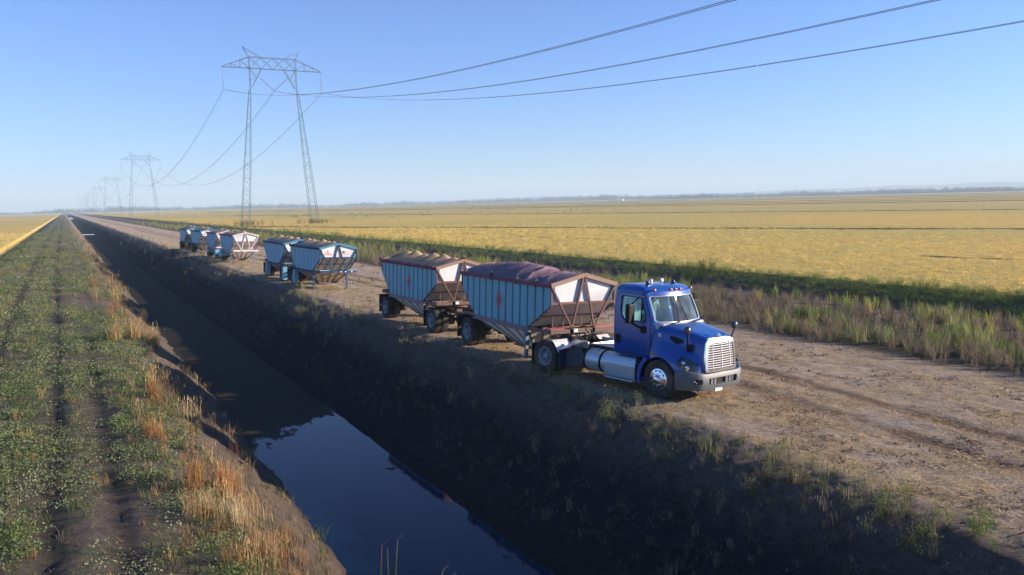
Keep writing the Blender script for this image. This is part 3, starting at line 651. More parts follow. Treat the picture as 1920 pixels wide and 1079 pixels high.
def pylon_meshes():
    out = {}
    for sx in (-1, 1):
        mb = MB(); lattice(mb, (sx*10.4, 0, -.8), (sx*6.9, 0, 39.5), 2.3, .55, 1.8, 22, .09)
        mb.box((sx*10.4-1.4,-1.4,-1.0), (sx*10.4+1.4,1.4,-.55))
        out['leg%d' % sx] = mb.mesh('leg', [STEEL])
    mb = MB(); t = .14; D = .75
    for y in (-D, D):
        mb.bar((-14.4, y*.3 if 0 else y*.4, 45.6), (14.4, y*.4, 45.6), t)
        mb.bar((-6.7, y, 48.8), (6.7, y, 48.8), t)
        for sx in (-1, 1):
            mb.bar((sx*6.7, y, 48.8), (sx*14.4, y*.15, 45.7), t); mb.bar((sx*6.7, y, 48.8), (sx*6.7, y*.6, 39.6), t)
            for k, xx in enumerate((9.3, 11.9)):
                zz = 48.8-(xx-6.7)/7.7*3.1; mb.bar((sx*xx, y*.6, 45.6), (sx*xx, y*.6, zz), t*.6)
                mb.bar((sx*(xx-2.6), y*.6, 45.6), (sx*xx, y*.6, zz), t*.6)
            mb.bar((sx*3.3, y, 45.6), (sx*6.2, y*.5, 40.2), t); mb.bar((sx*6.7, y, 45.6), (sx*4.9, y*.7, 42.8), t*.7); mb.bar((sx*6.7, y, 42.6), (sx*5.2, y*.7, 42.2), t*.5)
        for k in range(4):
            x0_ = -6.7+k*3.35; mb.bar((x0_, y, 48.8), (x0_+3.35, y, 45.6), t*.75); mb.bar((x0_, y, 45.6), (x0_+3.35, y, 48.8), t*.75)
    for k in range(9):
        x_ = -6.7+k*13.4/8; mb.bar((x_, -D, 48.8), (x_, D, 48.8), t*.6); mb.bar((x_, -D*.4, 45.6), (x_, D*.4, 45.6), t*.6)
    out['crossarm'] = mb.mesh('crossarm', [STEEL])
    for sx in (-1, 1):
        mb = MB(); tip = (sx*8.4, 0, 51.6)
        for y in (-D, D): mb.bar((sx*6.7, y, 48.8), tip, t*.8); mb.bar((sx*3.4, y, 48.8), tip, t*.8)
        mb.bar((sx*5.05, -D*.5, 50.2), (sx*5.05, D*.5, 50.2), t*.5); mb.bar((sx*7.5, -D*.5, 50.1), (sx*5.05, D*.5, 50.2), t*.5)
        out['peak%d' % sx] = mb.mesh('peak', [STEEL])
    def string(p, q, nm):
        mb = MB(); p = Vector(p); q = Vector(q); mb.tube([p, p.lerp(q, .42)], .035, 5)
        n = 22
        pts = []; rs = []
        for i in range(n*2+1): pts.append(p.lerp(q, .42+.58*i/(n*2))); rs.append(.06 if i % 2 else .15)
        mb.tube(pts, rs, 6); return mb.mesh('insulator_string', [INS])
    out['s1'] = string((-14.3,0,45.5), (-14.2,0,39.4), 0); out['s2'] = string((14.3,0,45.5), (14.3,0,39.4), 0)
    out['s3'] = string((-6.3,0,45.3), (.1,0,39.5), 0); out['s4'] = string((6.5,0,45.3), (.1,0,39.5), 0)
    return out
PM = pylon_meshes()
ords = ['nearest and largest pylon of the line, standing in the rice beyond the trailers', 'second pylon of the line, hazy, above the last trailers', 'third pylon of the line, small and faint in the haze', 'fourth pylon of the line, very faint', 'fifth pylon of the line, nearly lost in haze', 'sixth pylon of the line near the vanishing point', 'seventh pylon of the line, farthest visible trace']
for i, lab in enumerate(ords):
    e = empty('pylon', Matrix.Translation((TX0, TOWER_Y0+SPAN*i, 0))); tag(e, lab, 'pylon', 'pylons of the power line')
    for k, nm in (('leg-1','leg'),('leg1','leg'),('crossarm','crossarm'),('peak-1','peak'),('peak1','peak'),('s1','insulator_string'),('s2','insulator_string'),('s3','insulator_string'),('s4','insulator_string')):
        o = bpy.data.objects.new(nm, PM[k]); COL.objects.link(o); o.parent = e
def line(name, X, dxs, z0, zmin, r, label, cat, n_span=6):
    for s in range(-1, n_span):
        y0_ = TOWER_Y0+SPAN*s; pass
    mb = MB()
    for dx in dxs:
        pts = []; rs = []
        for s in range(-1, n_span):
            y0_ = TOWER_Y0+SPAN*s; n = 44 if s < 1 else 16
            for k in range(n):
                u = k/n*2-1; pts.append((X+dx, y0_+SPAN*k/n, zmin+(z0-zmin)*u*u))
        pts.append((X+dx, TOWER_Y0+SPAN*n_span-SPAN, z0)); mb.tube(pts, r, 4)
    if len(dxs) > 1:
        for s in range(-1, 2):
            for k in range(1, 8):
                u = k/8*2-1; z = zmin+(z0-zmin)*u*u; y = TOWER_Y0+SPAN*s+SPAN*k/8; mb.box((X-.25,y-.05,z-.05), (X+.25,y+.05,z+.05))
    o = mb.build(name, WIREM, None, fixn=False); return tag(o, label, cat, 'wires of the power line')
line('power_line', TX0-14.2, (-.22,.22), 39.3, 18.7, .032, 'left twin conductor of the power line, crossing highest in the sky', 'power line')
line('power_line', TX0+.1, (-.22,.22), 39.4, 18.9, .032, 'middle twin conductor of the power line', 'power line')
line('power_line', TX0+14.3, (-.22,.22), 39.4, 18.9, .032, 'right twin conductor of the power line, lowest across the sky', 'power line')

# ================================================================ GRAIN TRAILERS
CROSS = 0.045
def veh_matrix(x, y, z, al=0.0):
    """frame: +x forward (towards the camera end of the road), +y to the vehicle's left, tilted with the crossfall"""
    F = Vector((math.sin(al), -math.cos(al), 0)); n = Vector((CROSS, 0, 1)).normalized(); F = (F-n*F.dot(n)).normalized(); L = n.cross(F)
    return Matrix(((F.x,L.x,n.x,x),(F.y,L.y,n.y,y),(F.z,L.z,n.z,z),(0,0,0,1)))
RUB = mat('tyre_rubber', (.028,.027,.027), .9, dirt=(.16,.12,.085), dirt_amt=.75, dscale=3, bump=.3)
RIMW = mat('painted_rim', (.19,.25,.28), .45, dirt=(.16,.12,.09), dirt_amt=.5)
RIMA = mat('polished_rim', (.72,.74,.76), .22, 1.0, dirt=(.2,.18,.15), dirt_amt=.25)
BLK = mat('black_steel', (.022,.022,.024), .5, dirt=(.12,.09,.07), dirt_amt=.5)
HOLE = mat('dark_hole', (.006,.006,.006), .9)
def tyre_mesh(w_=.28):
    mb = MB(); h = w_/2
    mb.lathe([(-h*.8,.285),(-h*.98,.33),(-h*1.02,.42),(-h*.92,.485),(-h*.8,.505),(-h*.62,.513),(-h*.6,.498),(-h*.5,.498),(-h*.48,.515),(-h*.05,.517),(-h*.03,.5),(h*.03,.5),(h*.05,.517),(h*.48,.515),(h*.5,.498),(h*.6,.498),(h*.62,.513),(h*.8,.505),(h*.92,.485),(h*1.02,.42),(h*.98,.33),(h*.8,.285)], n=48)
    for k in range(36):
        a = 2*math.pi*k/36; c, s = math.cos(a), math.sin(a)
        for sg in (-1, 1): mb.bar((.512*c, sg*h*.62, .512*s), (.50*c, sg*h*.93, .50*s), .03, .012)
    return mb.mesh('tyre', [RUB])
TYRE = tyre_mesh()
def rim_mesh(kind):
    """outer face towards -y"""
    mb = MB()
    if kind == 'steer':
        mb.lathe([(-.115,.295),(-.13,.285),(-.12,.26),(-.135,.245),(-.145,.20),(-.15,.13),(-.16,.11),(-.215,.10),(-.23,.085),(-.235,.0)], n=40)
        for k in range(10):
            a = 2*math.pi*k/10; mb.lathe([(-.147,.0),(-.147,.026)], c=(.225*math.cos(a), 0, .225*math.sin(a)), n=10, mi=1)
            a += .314; mb.lathe([(-.14,.014),(-.178,.014),(-.18,.0)], c=(.155*math.cos(a), 0, .155*math.sin(a)), n=6)
        ms = [RIMA, HOLE]
    elif kind == 'drive':
        mb.lathe([(-.13,.295),(-.14,.285),(-.12,.255),(-.02,.235),(.03,.20),(.03,.12),(-.04,.11),(-.10,.10),(-.12,.07),(-.125,0)], n=40)
        for k in range(10):
            a = 2*math.pi*k/10; mb.lathe([(.02,.028),(.019,.0)], c=(.19*math.cos(a), 0, .19*math.sin(a)), n=8, mi=1)
            mb.lathe([(.03,.013),(0,.013),(0,0)], c=(.145*math.cos(a+.3), 0, .145*math.sin(a+.3)), n=6)
        ms = [RIMW, HOLE]
    else:
        mb.lathe([(-.12,.29),(-.13,.275),(-.10,.245),(.0,.225),(.05,.20),(.05,.10),(-.08,.085),(-.13,.075),(-.14,0)], n=32)
        for k in range(5):
            a = 2*math.pi*k/5; mb.lathe([(.045,.045),(.044,.0)], c=(.15*math.cos(a), 0, .15*math.sin(a)), n=8, mi=1)
        ms = [RIMW, HOLE]
    return mb.mesh('rim', ms)
RIMS = {k: rim_mesh(k) for k in ('steer', 'drive', 'trailer')}
def wheel(parent, x, y, z=.515, kind='trailer', side=-1, steer=0.):
    """tyre with its rim; side -1: outer face towards -y"""
    t = bpy.data.objects.new('tyre', TYRE); COL.objects.link(t); t.parent = parent; t.location = (x, y, z)
    t.rotation_euler = (0, random.uniform(0, 3), 0 if side < 0 else math.pi)
    if steer: t.rotation_euler = (0, 0, steer)
    r = bpy.data.objects.new('rim', RIMS[kind]); COL.objects.link(r); r.parent = t
    return t
def axle(parent, x, kind='trailer'):
    for sd_ in (-1, 1):
        wheel(parent, x, sd_*1.06, kind=kind, side=sd_); wheel(parent, x, sd_*.745, kind=kind, side=-sd_)
    MB().tube([(x,-1.0,.515),(x,1.0,.515)], .07, 10).lathe([(-.19,.0),(-.19,.2),(-.5,.2),(-.5,.0)], c=(x,0,.515), n=16).lathe([(.19,.0),(.19,.2),(.5,.2),(.5,.0)], c=(x,0,.515), n=16).box((x-.5,-.5,.60),(x+.5,-.42,.68)).box((x-.5,.42,.60),(x+.5,.5,.68)).build('axle', BLK, parent)

GRAIN = mat('grain', (.38,.25,.13), .95, var=.08, scale=30, bump=.25, bscale=120)
def grain_h(x, y, seed, tarp=False):
    """mounds heaped along the centre"""
    s = 1-abs(y)/1.2; z = 2.58+.36*s
    per = 1.02; k = math.floor((x+.4)/per); d = (x+.4)/per-k-.5
    z += (.16+.05*math.sin(k*2.3+seed))*max(0, 1-math.hypot(d*1.75, y*1.0))**1.15*1.3
    return z+.006*math.sin(x*7+seed)*math.sin(y*9)
TH = 2.67
def emblem(parent, x, z, y, s, col):
    """red arrow-headed badge with lettering bars as seen on the near side sheet"""
    m = mat('badge_red', (.42,.045,.05), .6, dirt=(.10,.25,.33), dirt_amt=.35, dscale=9); mb = MB()
    t = .008
    up_ = [(0,.36),(.10,.20),(.07,.20),(.17,.06),(-.17,.06),(-.07,.20),(-.10,.20)]
    mb.prism([(x+a*s, z+b*s) for a, b in up_], y, y-t); mb.prism([(x+a*s, z-b*s) for a, b in up_][::-1], y, y-t)
    mb.box((x-.22*s, y, z-.055*s), (x+.22*s, y-t*.8, z-.03*s)); mb.box((x-.22*s, y, z+.03*s), (x+.22*s, y-t*.8, z+.055*s))
    for k in range(5): mb.box((x+(-.16+.075*k)*s, y, z-.02*s), (x+(-.12+.075*k)*s, y-t*.8, z+.02*s))
    mb.build('badge', m, parent)
def trailer(M, label, P, front='gear', rear_dolly=False, tarp=False, seed=0, fender=None, badge=False, logo=False, roll=True, group=None):
    """P: palette dict sheet, frame, rail, rafter, low, end"""
    e = empty('grain_trailer', M); tag(e, label, 'trailer', group)
    L_ = 6.28; hw = 1.2
    # --- near and far corrugated side sheets
    poly = [(0,TH),(0,2.06),(-1.36,1.25),(-5.22,1.23),(-L_,2.2),(-L_,TH)]
    def zb(x):
        if x > -1.36: return 2.06+(1.25-2.06)*(-x/1.36)
        if x > -5.22: return 1.24
        return 1.23+(2.2-1.23)*(-5.22-x)/(L_-5.22)
    for sy in (-1, 1):
        mb = MB(); npan = P.get('npan', 13); 
        xs_ = [];                                   # corrugation: flat pans separated by narrow grooves
        for k in range(npan):
            a = -L_*k/npan; b_ = -L_*(k+1)/npan; g = .075; xs_ += [(a, 0), (a-g*.4, 1), (b_+g*1.2, 1), (b_+g*.8, 0)]
        xs_.append((-L_, 0)); top = []; bot = []
        for x, o_ in xs_:
            yy = sy*(hw-.09+.09*o_); top.append((x, yy, TH)); bot.append((x, yy, max(zb(x), 0)))
        # exact outline corners
        n = len(top); mb.add(top+bot, [(i, i+1, n+i+1, n+i) for i in range(n-1)])
        inn = [(x, y-sy*.05, z) for x, y, z in top]+[(x, y-sy*.05, z) for x, y, z in bot]
        mb.add(inn, [(i, i+1, n+i+1, n+i)[::-1] for i in range(n-1)])
        mb.build('side_sheet', P['sheet'], e, fixn=False)
        t = MB(); t.box((.04, sy*(hw-.02), TH-.07), (-L_-.04, sy*(hw+.055), TH+.05), bev=.012)   # top rail
        t.build('top_rail', P['rail'], e)
        t = MB(); yb = sy*(hw-.02)
        t.bar((0,yb,2.06), (-1.36,yb,1.25), .04, .035); t.bar((0,yb,TH-.05), (0,yb,2.04), .05, .05); t.build('edge_trim', P['frame'], e)
        t = MB(); t.bar((-5.22,yb,1.23), (-L_,yb,2.2), .04, .035); t.bar((-L_,yb,TH-.05), (-L_,yb,2.2), .05); t.build('edge_trim', P['frame'], e)
        # base rail, an I beam
        t = MB(); t.box((-1.30, sy*(hw-.10), 1.205), (-5.3, sy*(hw+.03), 1.235)); t.box((-1.30, sy*(hw-.06), 1.10), (-5.3, sy*(hw-.02), 1.205)); t.box((-1.30, sy*(hw-.10), 1.075), (-5.3, sy*(hw+.03), 1.10))
        t.build('base_rail', P['base'], e)
    # --- end sheets: upright gable (white) and slope sheet
    for x, s_, nm in ((0, 1, 'front'), (-L_, -1, 'rear')):
        zt = 2.12 if s_ > 0 else 2.24; xi = x-s_*.03
        mb = MB(); mb.prism([(-hw+.03,zt),(hw-.03,zt),(hw-.03,TH+.02),(0,2.95),(-hw+.03,TH+.02)], xi, xi-s_*.03, 'x')
        g = mb.build('gable_sheet', P['end'], e)
        mb = MB(); xb = -1.36 if s_ > 0 else -5.22
        a = (xi, zt); c = (xb, 1.24)
        mb.add([(a[0],-hw+.06,a[1]),(a[0],hw-.06,a[1]),(c[0],hw-.06,c[1]),(c[0],-hw+.06,c[1]),(a[0]-s_*.03,-hw+.06,a[1]-.0),(a[0]-s_*.03,hw-.06,a[1]),(c[0]-s_*.03,hw-.06,c[1]),(c[0]-s_*.03,-hw+.06,c[1])], [(0,1,2,3),(7,6,5,4),(0,4,5,1),(3,2,6,7)])
        mb.build('slope_sheet', P['low'], e)
        mb = MB()
        for sy in (-1, 1): mb.bar((x+s_*.03, sy*(hw+.03), TH), (x+s_*.03, 0, 2.985), .09, .13)
        mb.build('rafter', P['rafter'], e)
        mb = MB(); mb.box((xi, -hw, zt-.035), (xi+s_*.06, hw, zt+.03))
        # stiffeners over the slope sheet
        ns = 5 if P.get('ribs') else 0
        for k in range(ns):
            y_ = -.95+1.9*k/(ns-1); mb.bar((a[0]+s_*.02, y_, a[1]-.05), (c[0]+s_*.05, y_, c[1]+.05), .035)
        for tt in ((.5,) if ns else (.55,)):
            px_ = a[0]+(c[0]-a[0])*tt+s_*.04; pz_ = a[1]+(c[1]-a[1])*tt; mb.bar((px_,-hw+.1,pz_), (px_,hw-.1,pz_), .035)
        mb.build('slope_frame', P['frame'], e)
        if s_ > 0 or P.get('rearposts', True):
            mb = MB(); zf = 1.33
            xf = x+s_*.02
            for sy in (-1, 1):
                yb = sy*.42; mb.bar((xf, sy*hw, TH-.02), (xf, yb, zf), .055); mb.bar((xf, sy*.03, 2.93), (xf, yb, zf), .055)
            mb.build('end_truss', P['truss'], e)
            mb = MB()
            for y_ in (-.42, .42): mb.box((x, y_-.05, 1.17), (xb-s_*.1, y_+.05, 1.30))
            mb.box((x-s_*.09, -hw+.02, 1.17), (x, hw-.02, 1.31)); 
            for sy in (-1, 1): mb.bar((x-s_*.05, sy*1.15, 1.22), (xb, sy*1.15, 1.20), .09, .09)
            for y_ in (-.75, -.35, .35, .75):
                mb.bar((xb+s_*.75, y_, 1.25), (xb+s_*.75, y_, 1.62), .03)
            mb.bar((xb+s_*.75,-hw+.1,1.28), (xb+s_*.75,hw-.1,1.28), .05)
            mb.build('end_frame', P['deck'], e)
    # --- lower hopper
    x0_, x1_, ztop = -1.40, -5.1, 1.09; bx0, bx1, zb_ = -2.05, -3.05, .42; w0, w1 = 1.12, .55
    mb = MB()
    T_ = [(x0_,-w0,ztop),(x0_,w0,ztop),(x1_,w0,ztop),(x1_,-w0,ztop)]; B_ = [(bx0,-w1,zb_),(bx0,w1,zb_),(bx1,w1,zb_),(bx1,-w1,zb_)]
    mb.add(T_+B_, [(0,1,5,4),(1,2,6,5),(2,3,7,6),(3,0,4,7),(4,5,6,7)])
    h = mb.build('hopper_bottom', P['hop'], e)
    mb = MB()
    for i in range(4):
        mb.bar(T_[i], B_[i], .05); mb.bar(B_[i], B_[(i+1) % 4], .07)
    for k in range(1, 4):
        for sy in (-1, 1):
            t_ = k/4; mb.bar((x0_+(x1_-x0_)*t_, sy*(w0+.01), ztop), (bx0+(bx1-bx0)*t_, sy*(w1+.02), zb_), .035)
        y0_ = -w0+2*w0*k/4; mb.bar((x0_+.01, y0_, ztop), (bx0+.02, -w1+2*w1*k/4, zb_), .035)
    mb.box((bx0+.1,-w1-.06,zb_-.07), (bx1-.25,w1+.06,zb_-.02)); mb.build('hopper_ribs', P['hrib'], e)
    # --- load
    if not tarp:
        nx, ny = 96, 30; V = []; F = []
        for i in range(nx+1):
            for j in range(ny+1):
                x = -.08-(L_-.16)*i/nx; y = -1.15+2.3*j/ny; V.append((x, y, grain_h(x, y, seed)))
        for i in range(nx):
            for j in range(ny): q = i*(ny+1)+j; F.append((q, q+ny+1, q+ny+2, q+1))
        MB().add(V, F, 0, True).build('grain_load', GRAIN, e)
        if roll:
            mb = MB(); pts = [(-.05-6.2*k/20, -hw-.07+.012*math.sin(k*1.7), TH+.03-.02*math.sin(k*2.1)) for k in range(21)]
            mb.tube(pts, .075, 10); mb.build('rolled_tarp', P['tarp'], e)
        for k in range(3): x = -1.5-1.6*k; MB().tube([(x,-hw,TH+.02),(x,-.5,2.93),(x,0,3.0),(x,.5,2.93),(x,hw,TH+.02)], .016, 6).build('tarp_bow', P['rafter'], e)
    else:
        nx, ny = 190, 60; V = []; F = []
        for i in range(nx+1):
            for j in range(ny+1):
                u = i/nx; x = .02-(L_+.0)*u; y = -1.26+2.52*j/ny; s = max(0, 1-abs(y)/1.26)
                crown = .30+.17*math.exp(-((u-.62)/.22)**2)-.13*math.exp(-((u-.27)/.10)**2)+.02
                z = TH-.0+crown*(1-(1-s)**1.7)
                for q0, am, sl_ in ((-1.1,.10,.55),(-1.75,.07,.8),(-2.35,.11,.65),(-3.0,.05,.5),(-3.7,.05,.4),(-4.6,.035,.3),(-5.4,.04,.2)):
                    z += min(1, s*2.2)*am*math.exp(-abs(x-q0+sl_*y*.8+.05*math.sin(7*y))/.10)
                cr = math.exp(-((y-.25)/.4)**2)*(.35+.65*math.exp(-((u-.32)/.25)**2))
                z += cr*(.020*math.sin(21*x+9*y+2*math.sin(x*5))+.014*math.sin(37*x-13*y))+.006*s*math.sin(15*x+4*math.sin(5*y))
                z = max(z, TH+.055*(1-s)) if s > 0 else TH-.08
                V.append((x, y, z))
        for i in range(nx):
            for j in range(ny): q = i*(ny+1)+j; F.append((q, q+ny+1, q+ny+2, q+1))
        MB().add(V, F, 0, True).build('tarp', P['tarp'], e)
        for x in (-.9, -2.1, -3.9, -5.9):
            mb = MB(); mb.box((x-.05,-hw-.08,TH-.10), (x+.05,-hw+.02,TH+.13), bev=.015); mb.tube([(x,-hw-.06,TH+.1),(x+.04,-hw-.03,TH+.22)], .02, 6); mb.build('tarp_latch', BLK, e)
    # --- running gear
    axle(e, -5.85)
    for sy in (-1, 1):
        MB().box((-6.62, sy*.62, .22), (-6.64, sy*1.2, 1.05)).build('mudflap', BLK, e)
    mb = MB()
    for y_ in (-.42, .42): mb.bar((-4.9,y_,1.1), (-6.3,y_,.92), .08, .14); mb.bar((-6.3,y_,.92), (-6.75,y_,.92), .08, .12)
    mb.box((-6.72,-1.1,.86), (-6.8,1.1,.98)); mb.box((-5.0,-.2,.5),(-5.4,.2,.8)); mb.build('rear_subframe', P['deck'], e)
    if fender:
        for xw in ([-5.85]+([-.55] if front == 'dolly' else [])):
            for sy in (-1, 1):
                mb = MB()
                if fender == 'round':
                    arc = [(xw+.62*math.cos(a), .515+.62*math.sin(a)) for a in [math.radians(q) for q in range(0, 181, 15)]]
                    for (p, q) in zip(arc[:-1], arc[1:]): mb.add([(p[0], sy*.6, p[1]), (q[0], sy*.6, q[1]), (q[0], sy*1.25, q[1]), (p[0], sy*1.25, p[1])], [(0,1,2,3)])
                    mb.prism([(xw-.62,.42),(xw+.62,.42)]+arc, sy*1.25, sy*1.27)
                else:
                    mb.box((xw+.62, sy*.98, .15), (xw+.57, sy*1.25, 1.08)); mb.box((xw+.25, sy*1.24, .15), (xw+.57, sy*1.25, 1.08))
                mb.build('fender', P['rail2'], e)
    if front == 'gear':
        for sy in (-1, 1):
            mb = MB(); mb.box((-1.68, sy*1.02, .62), (-1.52, sy*1.18, 1.22), 0, .01); mb.box((-1.65, sy*1.05, .26), (-1.55, sy*1.15, .62)); mb.box((-1.74, sy*.98, .20 if P.get('coupled') else .02), (-1.46, sy*1.22, .25 if P.get('coupled') else .06), 0, .01)
            if not P.get('coupled'): mb.box((-1.65, sy*1.05, .05), (-1.55, sy*1.15, .3))
            mb.bar((-1.6, sy*1.1, .75), (-2.2, sy*.8, 1.1), .04); mb.build('landing_leg', P['legm'], e)
    else:
        # converter dolly under the nose: turntable, axle, drawbar
        xw = -.55; axle(e, xw)
        mb = MB(); mb.lathe([(1.05,.0),(1.05,.5),(1.12,.5),(1.12,0)], c=(xw,0,0), ax='z', n=28)
        for y_ in (-.42, .42): mb.box((xw-.9, y_-.05, .84), (xw+.75, y_+.05, 1.02))
        mb.box((xw-.9,-.47,.84),(xw-.8,.47,1.02)); mb.box((xw+.65,-.47,.84),(xw+.75,.47,1.02))
        for y_ in (-.42, .42): mb.bar((xw+.75,y_,.90), (xw+1.95,0,.80), .09, .12)
        mb.lathe([(-.06,0),(-.06,.2),(.5,.2),(.5,0)], c=(xw+.2,.0,.55), ax='y', n=18)
        mb.build('dolly_frame', P['deck'], e)
        for sy in (-1, 1): MB().box((xw-.72, sy*.62, .22), (xw-.74, sy*1.2, .98)).build('mudflap', BLK, e)
        MB().tube([(xw+.6,.2,1.0),(xw+1.1,.25,.75),(xw+1.6,.15,.72),(xw+2.1,.2,.95)], .018, 6).tube([(xw+.6,-.2,1.0),(xw+1.1,-.25,.7),(xw+1.6,-.15,.78),(xw+2.1,-.2,.98)], .018, 6).build('air_hose', BLK, e)
    if P.get('lights'):
        mb = MB(); lm = mat('lamp_white', (.75,.75,.78), .3)
        for y_ in (.15, .45, .85): mb.box((.005, y_-.05, 1.2), (.03, y_+.05, 1.26))
        mb.build('marker_lamp', lm, e)
        mb = MB(); mb.box((-.02,-hw+.02,1.315),(-.14,-.35,1.335)); mb.box((-.02,.6,1.315),(-.14,hw-.02,1.335)); mb.build('front_sill', mat('sill_silver', (.75,.76,.78), .35, .3), e)
    if P.get('redbeam'):
        for sy in (-1, 1): MB().box((-.04, sy*1.18, 1.22), (-.30, sy*.50, 1.33)).build('coupler_beam', P['redbeam'], e)
        MB().box((.005,-.34,1.2),(.02,-.2,1.3)).build('marker_plate', mat('white_paint', (.8,.8,.8), .4), e)
    if badge: emblem(e, badge, 1.93, -hw-.001, 1.0, None)
    if logo:
        # lettered mark on the left half, flag on the right half of the gable
        rd = mat('decal_red', (.62,.20,.20), .5, var=.05); x = .003-.0
        xo = -.028
        mb = MB(); mb.prism([(-.86,2.36),(-.50,2.36),(-.50,2.40),(-.86,2.40)], xo, xo+.006, 'x')
        mb.prism([(-.78,2.42),(-.68,2.60),(-.58,2.42)], xo, xo+.006, 'x')
        for k in range(7): yk = -.90+.075*k; mb.prism([(yk,2.27),(yk+.05,2.27),(yk+.05,2.335),(yk,2.335)], xo, xo+.006, 'x')
        mb.build('gable_mark', rd, e)
        mb = MB(); y0_, z0_, W_, H_ = .26, 2.32, .34, .20
        for k in range(7):
            mb.prism([(y0_,z0_+H_*k/7),(y0_+W_,z0_+H_*k/7),(y0_+W_,z0_+H_*(k+1)/7),(y0_,z0_+H_*(k+1)/7)], xo, xo+.005, 'x', k % 2)
        mb.prism([(y0_,z0_+H_*3/7),(y0_+W_*.42,z0_+H_*3/7),(y0_+W_*.42,z0_+H_),(y0_,z0_+H_)], xo, xo+.008, 'x', 2)
        mb.build('flag_decal', [rd, mat('decal_white', (.8,.8,.8), .5), mat('decal_navy', (.03,.05,.16), .5)], e)
    return e
TEAL = mat('teal_sheet', (.11,.34,.42), .5, var=.10, scale=2, dirt=(.20,.24,.25), dirt_amt=.45, dscale=1.5, stretch=(1,1,.35), bump=.08, bscale=6)
BLUE = mat('blue_sheet', (.12,.35,.48), .5, var=.08, scale=2, dirt=(.18,.24,.30), dirt_amt=.35, dscale=2, stretch=(1,1,.35), bump=.06, bscale=6)
FADE = mat('faded_blue_sheet', (.13,.34,.48), .55, var=.1, scale=2, dirt=(.2,.24,.28), dirt_amt=.4, dscale=2)
RUST = mat('brown_red_steel', (.15,.062,.045), .6, dirt=(.13,.09,.07), dirt_amt=.5, dscale=5)
RAFT = mat('tan_wood_rafter', (.27,.165,.115), .7, dirt=(.18,.11,.08), dirt_amt=.4, dscale=8)
WEND = mat('white_end_sheet', (.62,.62,.62), .5, var=.03, dirt=(.55,.50,.44), dirt_amt=.3, dscale=3, bump=.05, bscale=3)
GREYS = mat('weathered_galvanised', (.74,.70,.64), .55, .1, var=.12, dirt=(.42,.34,.26), dirt_amt=.5, dscale=3, stretch=(1,.3,1))
MAROON = mat('maroon_tarp', (.16,.035,.065), .7, bump=.3, bscale=12)
TARP = mat('faded_purple_tarp', (.115,.070,.092), .75, var=.25, scale=3, dirt=(.27,.17,.18), dirt_amt=.45, dscale=4, bump=.35, bscale=14)
BSTEEL = mat('blue_steel', (.008,.045,.10), .6, spec=.25, var=.15, dirt=(.12,.13,.14), dirt_amt=.3, dscale=5)
RED = mat('faded_red_steel', (.50,.13,.13), .55, var=.15)
WSTEEL = mat('white_steel', (.62,.60,.60), .5, dirt=(.25,.18,.14), dirt_amt=.4, dscale=5)
DB = mat('dark_brown_steel', (.12,.07,.055), .6, dirt=(.2,.15,.11), dirt_amt=.5, dscale=4)
LEGT = mat('leg_teal', (.13,.20,.24), .55, dirt=(.22,.16,.12), dirt_amt=.5, dscale=8)
P1 = dict(sheet=TEAL, rail=MAROON, frame=RUST, base=mat('base_rail_mauve', (.20,.16,.19), .55, dirt=(.3,.1,.08), dirt_amt=.4, dscale=6), end=WEND, low=GREYS, rafter=RAFT, truss=RUST, deck=DB, hop=GREYS, hrib=DB, tarp=TARP, legm=LEGT, redbeam=RED, coupled=True)
P1b = dict(P1, tarp=MAROON, redbeam=mat('dusty_red_steel', (.34,.19,.15), .6, dirt=(.4,.3,.22), dirt_amt=.5, dscale=6)); 
P2 = dict(sheet=BLUE, rail=BSTEEL, frame=BSTEEL, base=BSTEEL, end=WEND, low=GREYS, rafter=mat('blue_rafter', (.05,.19,.30), .45), truss=BSTEEL, deck=BSTEEL, hop=mat('tan_hopper', (.38,.30,.22), .6, dirt=(.2,.15,.1), dirt_amt=.4, dscale=3), hrib=DB, tarp=BSTEEL, legm=mat('blue_leg', (.02,.08,.14), .5, dirt=(.2,.2,.2), dirt_amt=.5, dscale=6), lights=True, ribs=True, rail2=BLUE, npan=11)
P3 = dict(P1, npan=11, sheet=FADE, rail=MAROON, frame=RUST, truss=WSTEEL, tarp=MAROON, rail2=FADE, redbeam=mat('bright_red_steel', (.45,.05,.04), .5), deck=WSTEEL, rafter=mat('pale_rafter', (.60,.53,.46), .6), hrib=DB, coupled=False)
P4 = dict(P2, rail2=BLK, lights=False)
def zt(x): return -CROSS*(x-12.7)
def put(x_near, y, al=0.): x = x_near+1.2; return veh_matrix(x, y, zt(x), al)
G1, G2 = 'front trailers of the parked pairs', 'rear trailers of the parked pairs'
T1 = trailer(put(12.68,20.52), 'grain trailer under a faded purple tarp, hitched to the blue truck', P1, 'gear', tarp=True, badge=-3.35, group=G1)
trailer(put(12.68,29.15), 'maroon edged grain trailer directly behind the tarped one, heaped with grain', P1b, 'dolly', seed=1, badge=-2.9, group=G2)
trailer(put(13.44,48.6,R(2.2)), 'all blue grain trailer with a flag on its white gable, on its own legs', P2, 'gear', seed=2, logo=True, fender='flap', group=G1)
trailer(put(13.22,56.9), 'blue framed grain trailer directly behind the one with the flag', P2, 'dolly', seed=3, fender='flap', group=G2)
trailer(put(13.78,79.5,R(1.6)), 'grain trailer with white front posts and a bright red front beam', P3, 'gear', seed=4, fender='round', group=G1)
trailer(put(13.57,87.8), 'maroon railed grain trailer just behind the one with the red beam', P3, 'dolly', seed=5, fender='round', group=G2)
trailer(put(13.55,99.0,R(2.2)), 'blue grain trailer at the front of the farthest parked pair', P4, 'gear', seed=6, logo=True, fender='flap', group=G1)
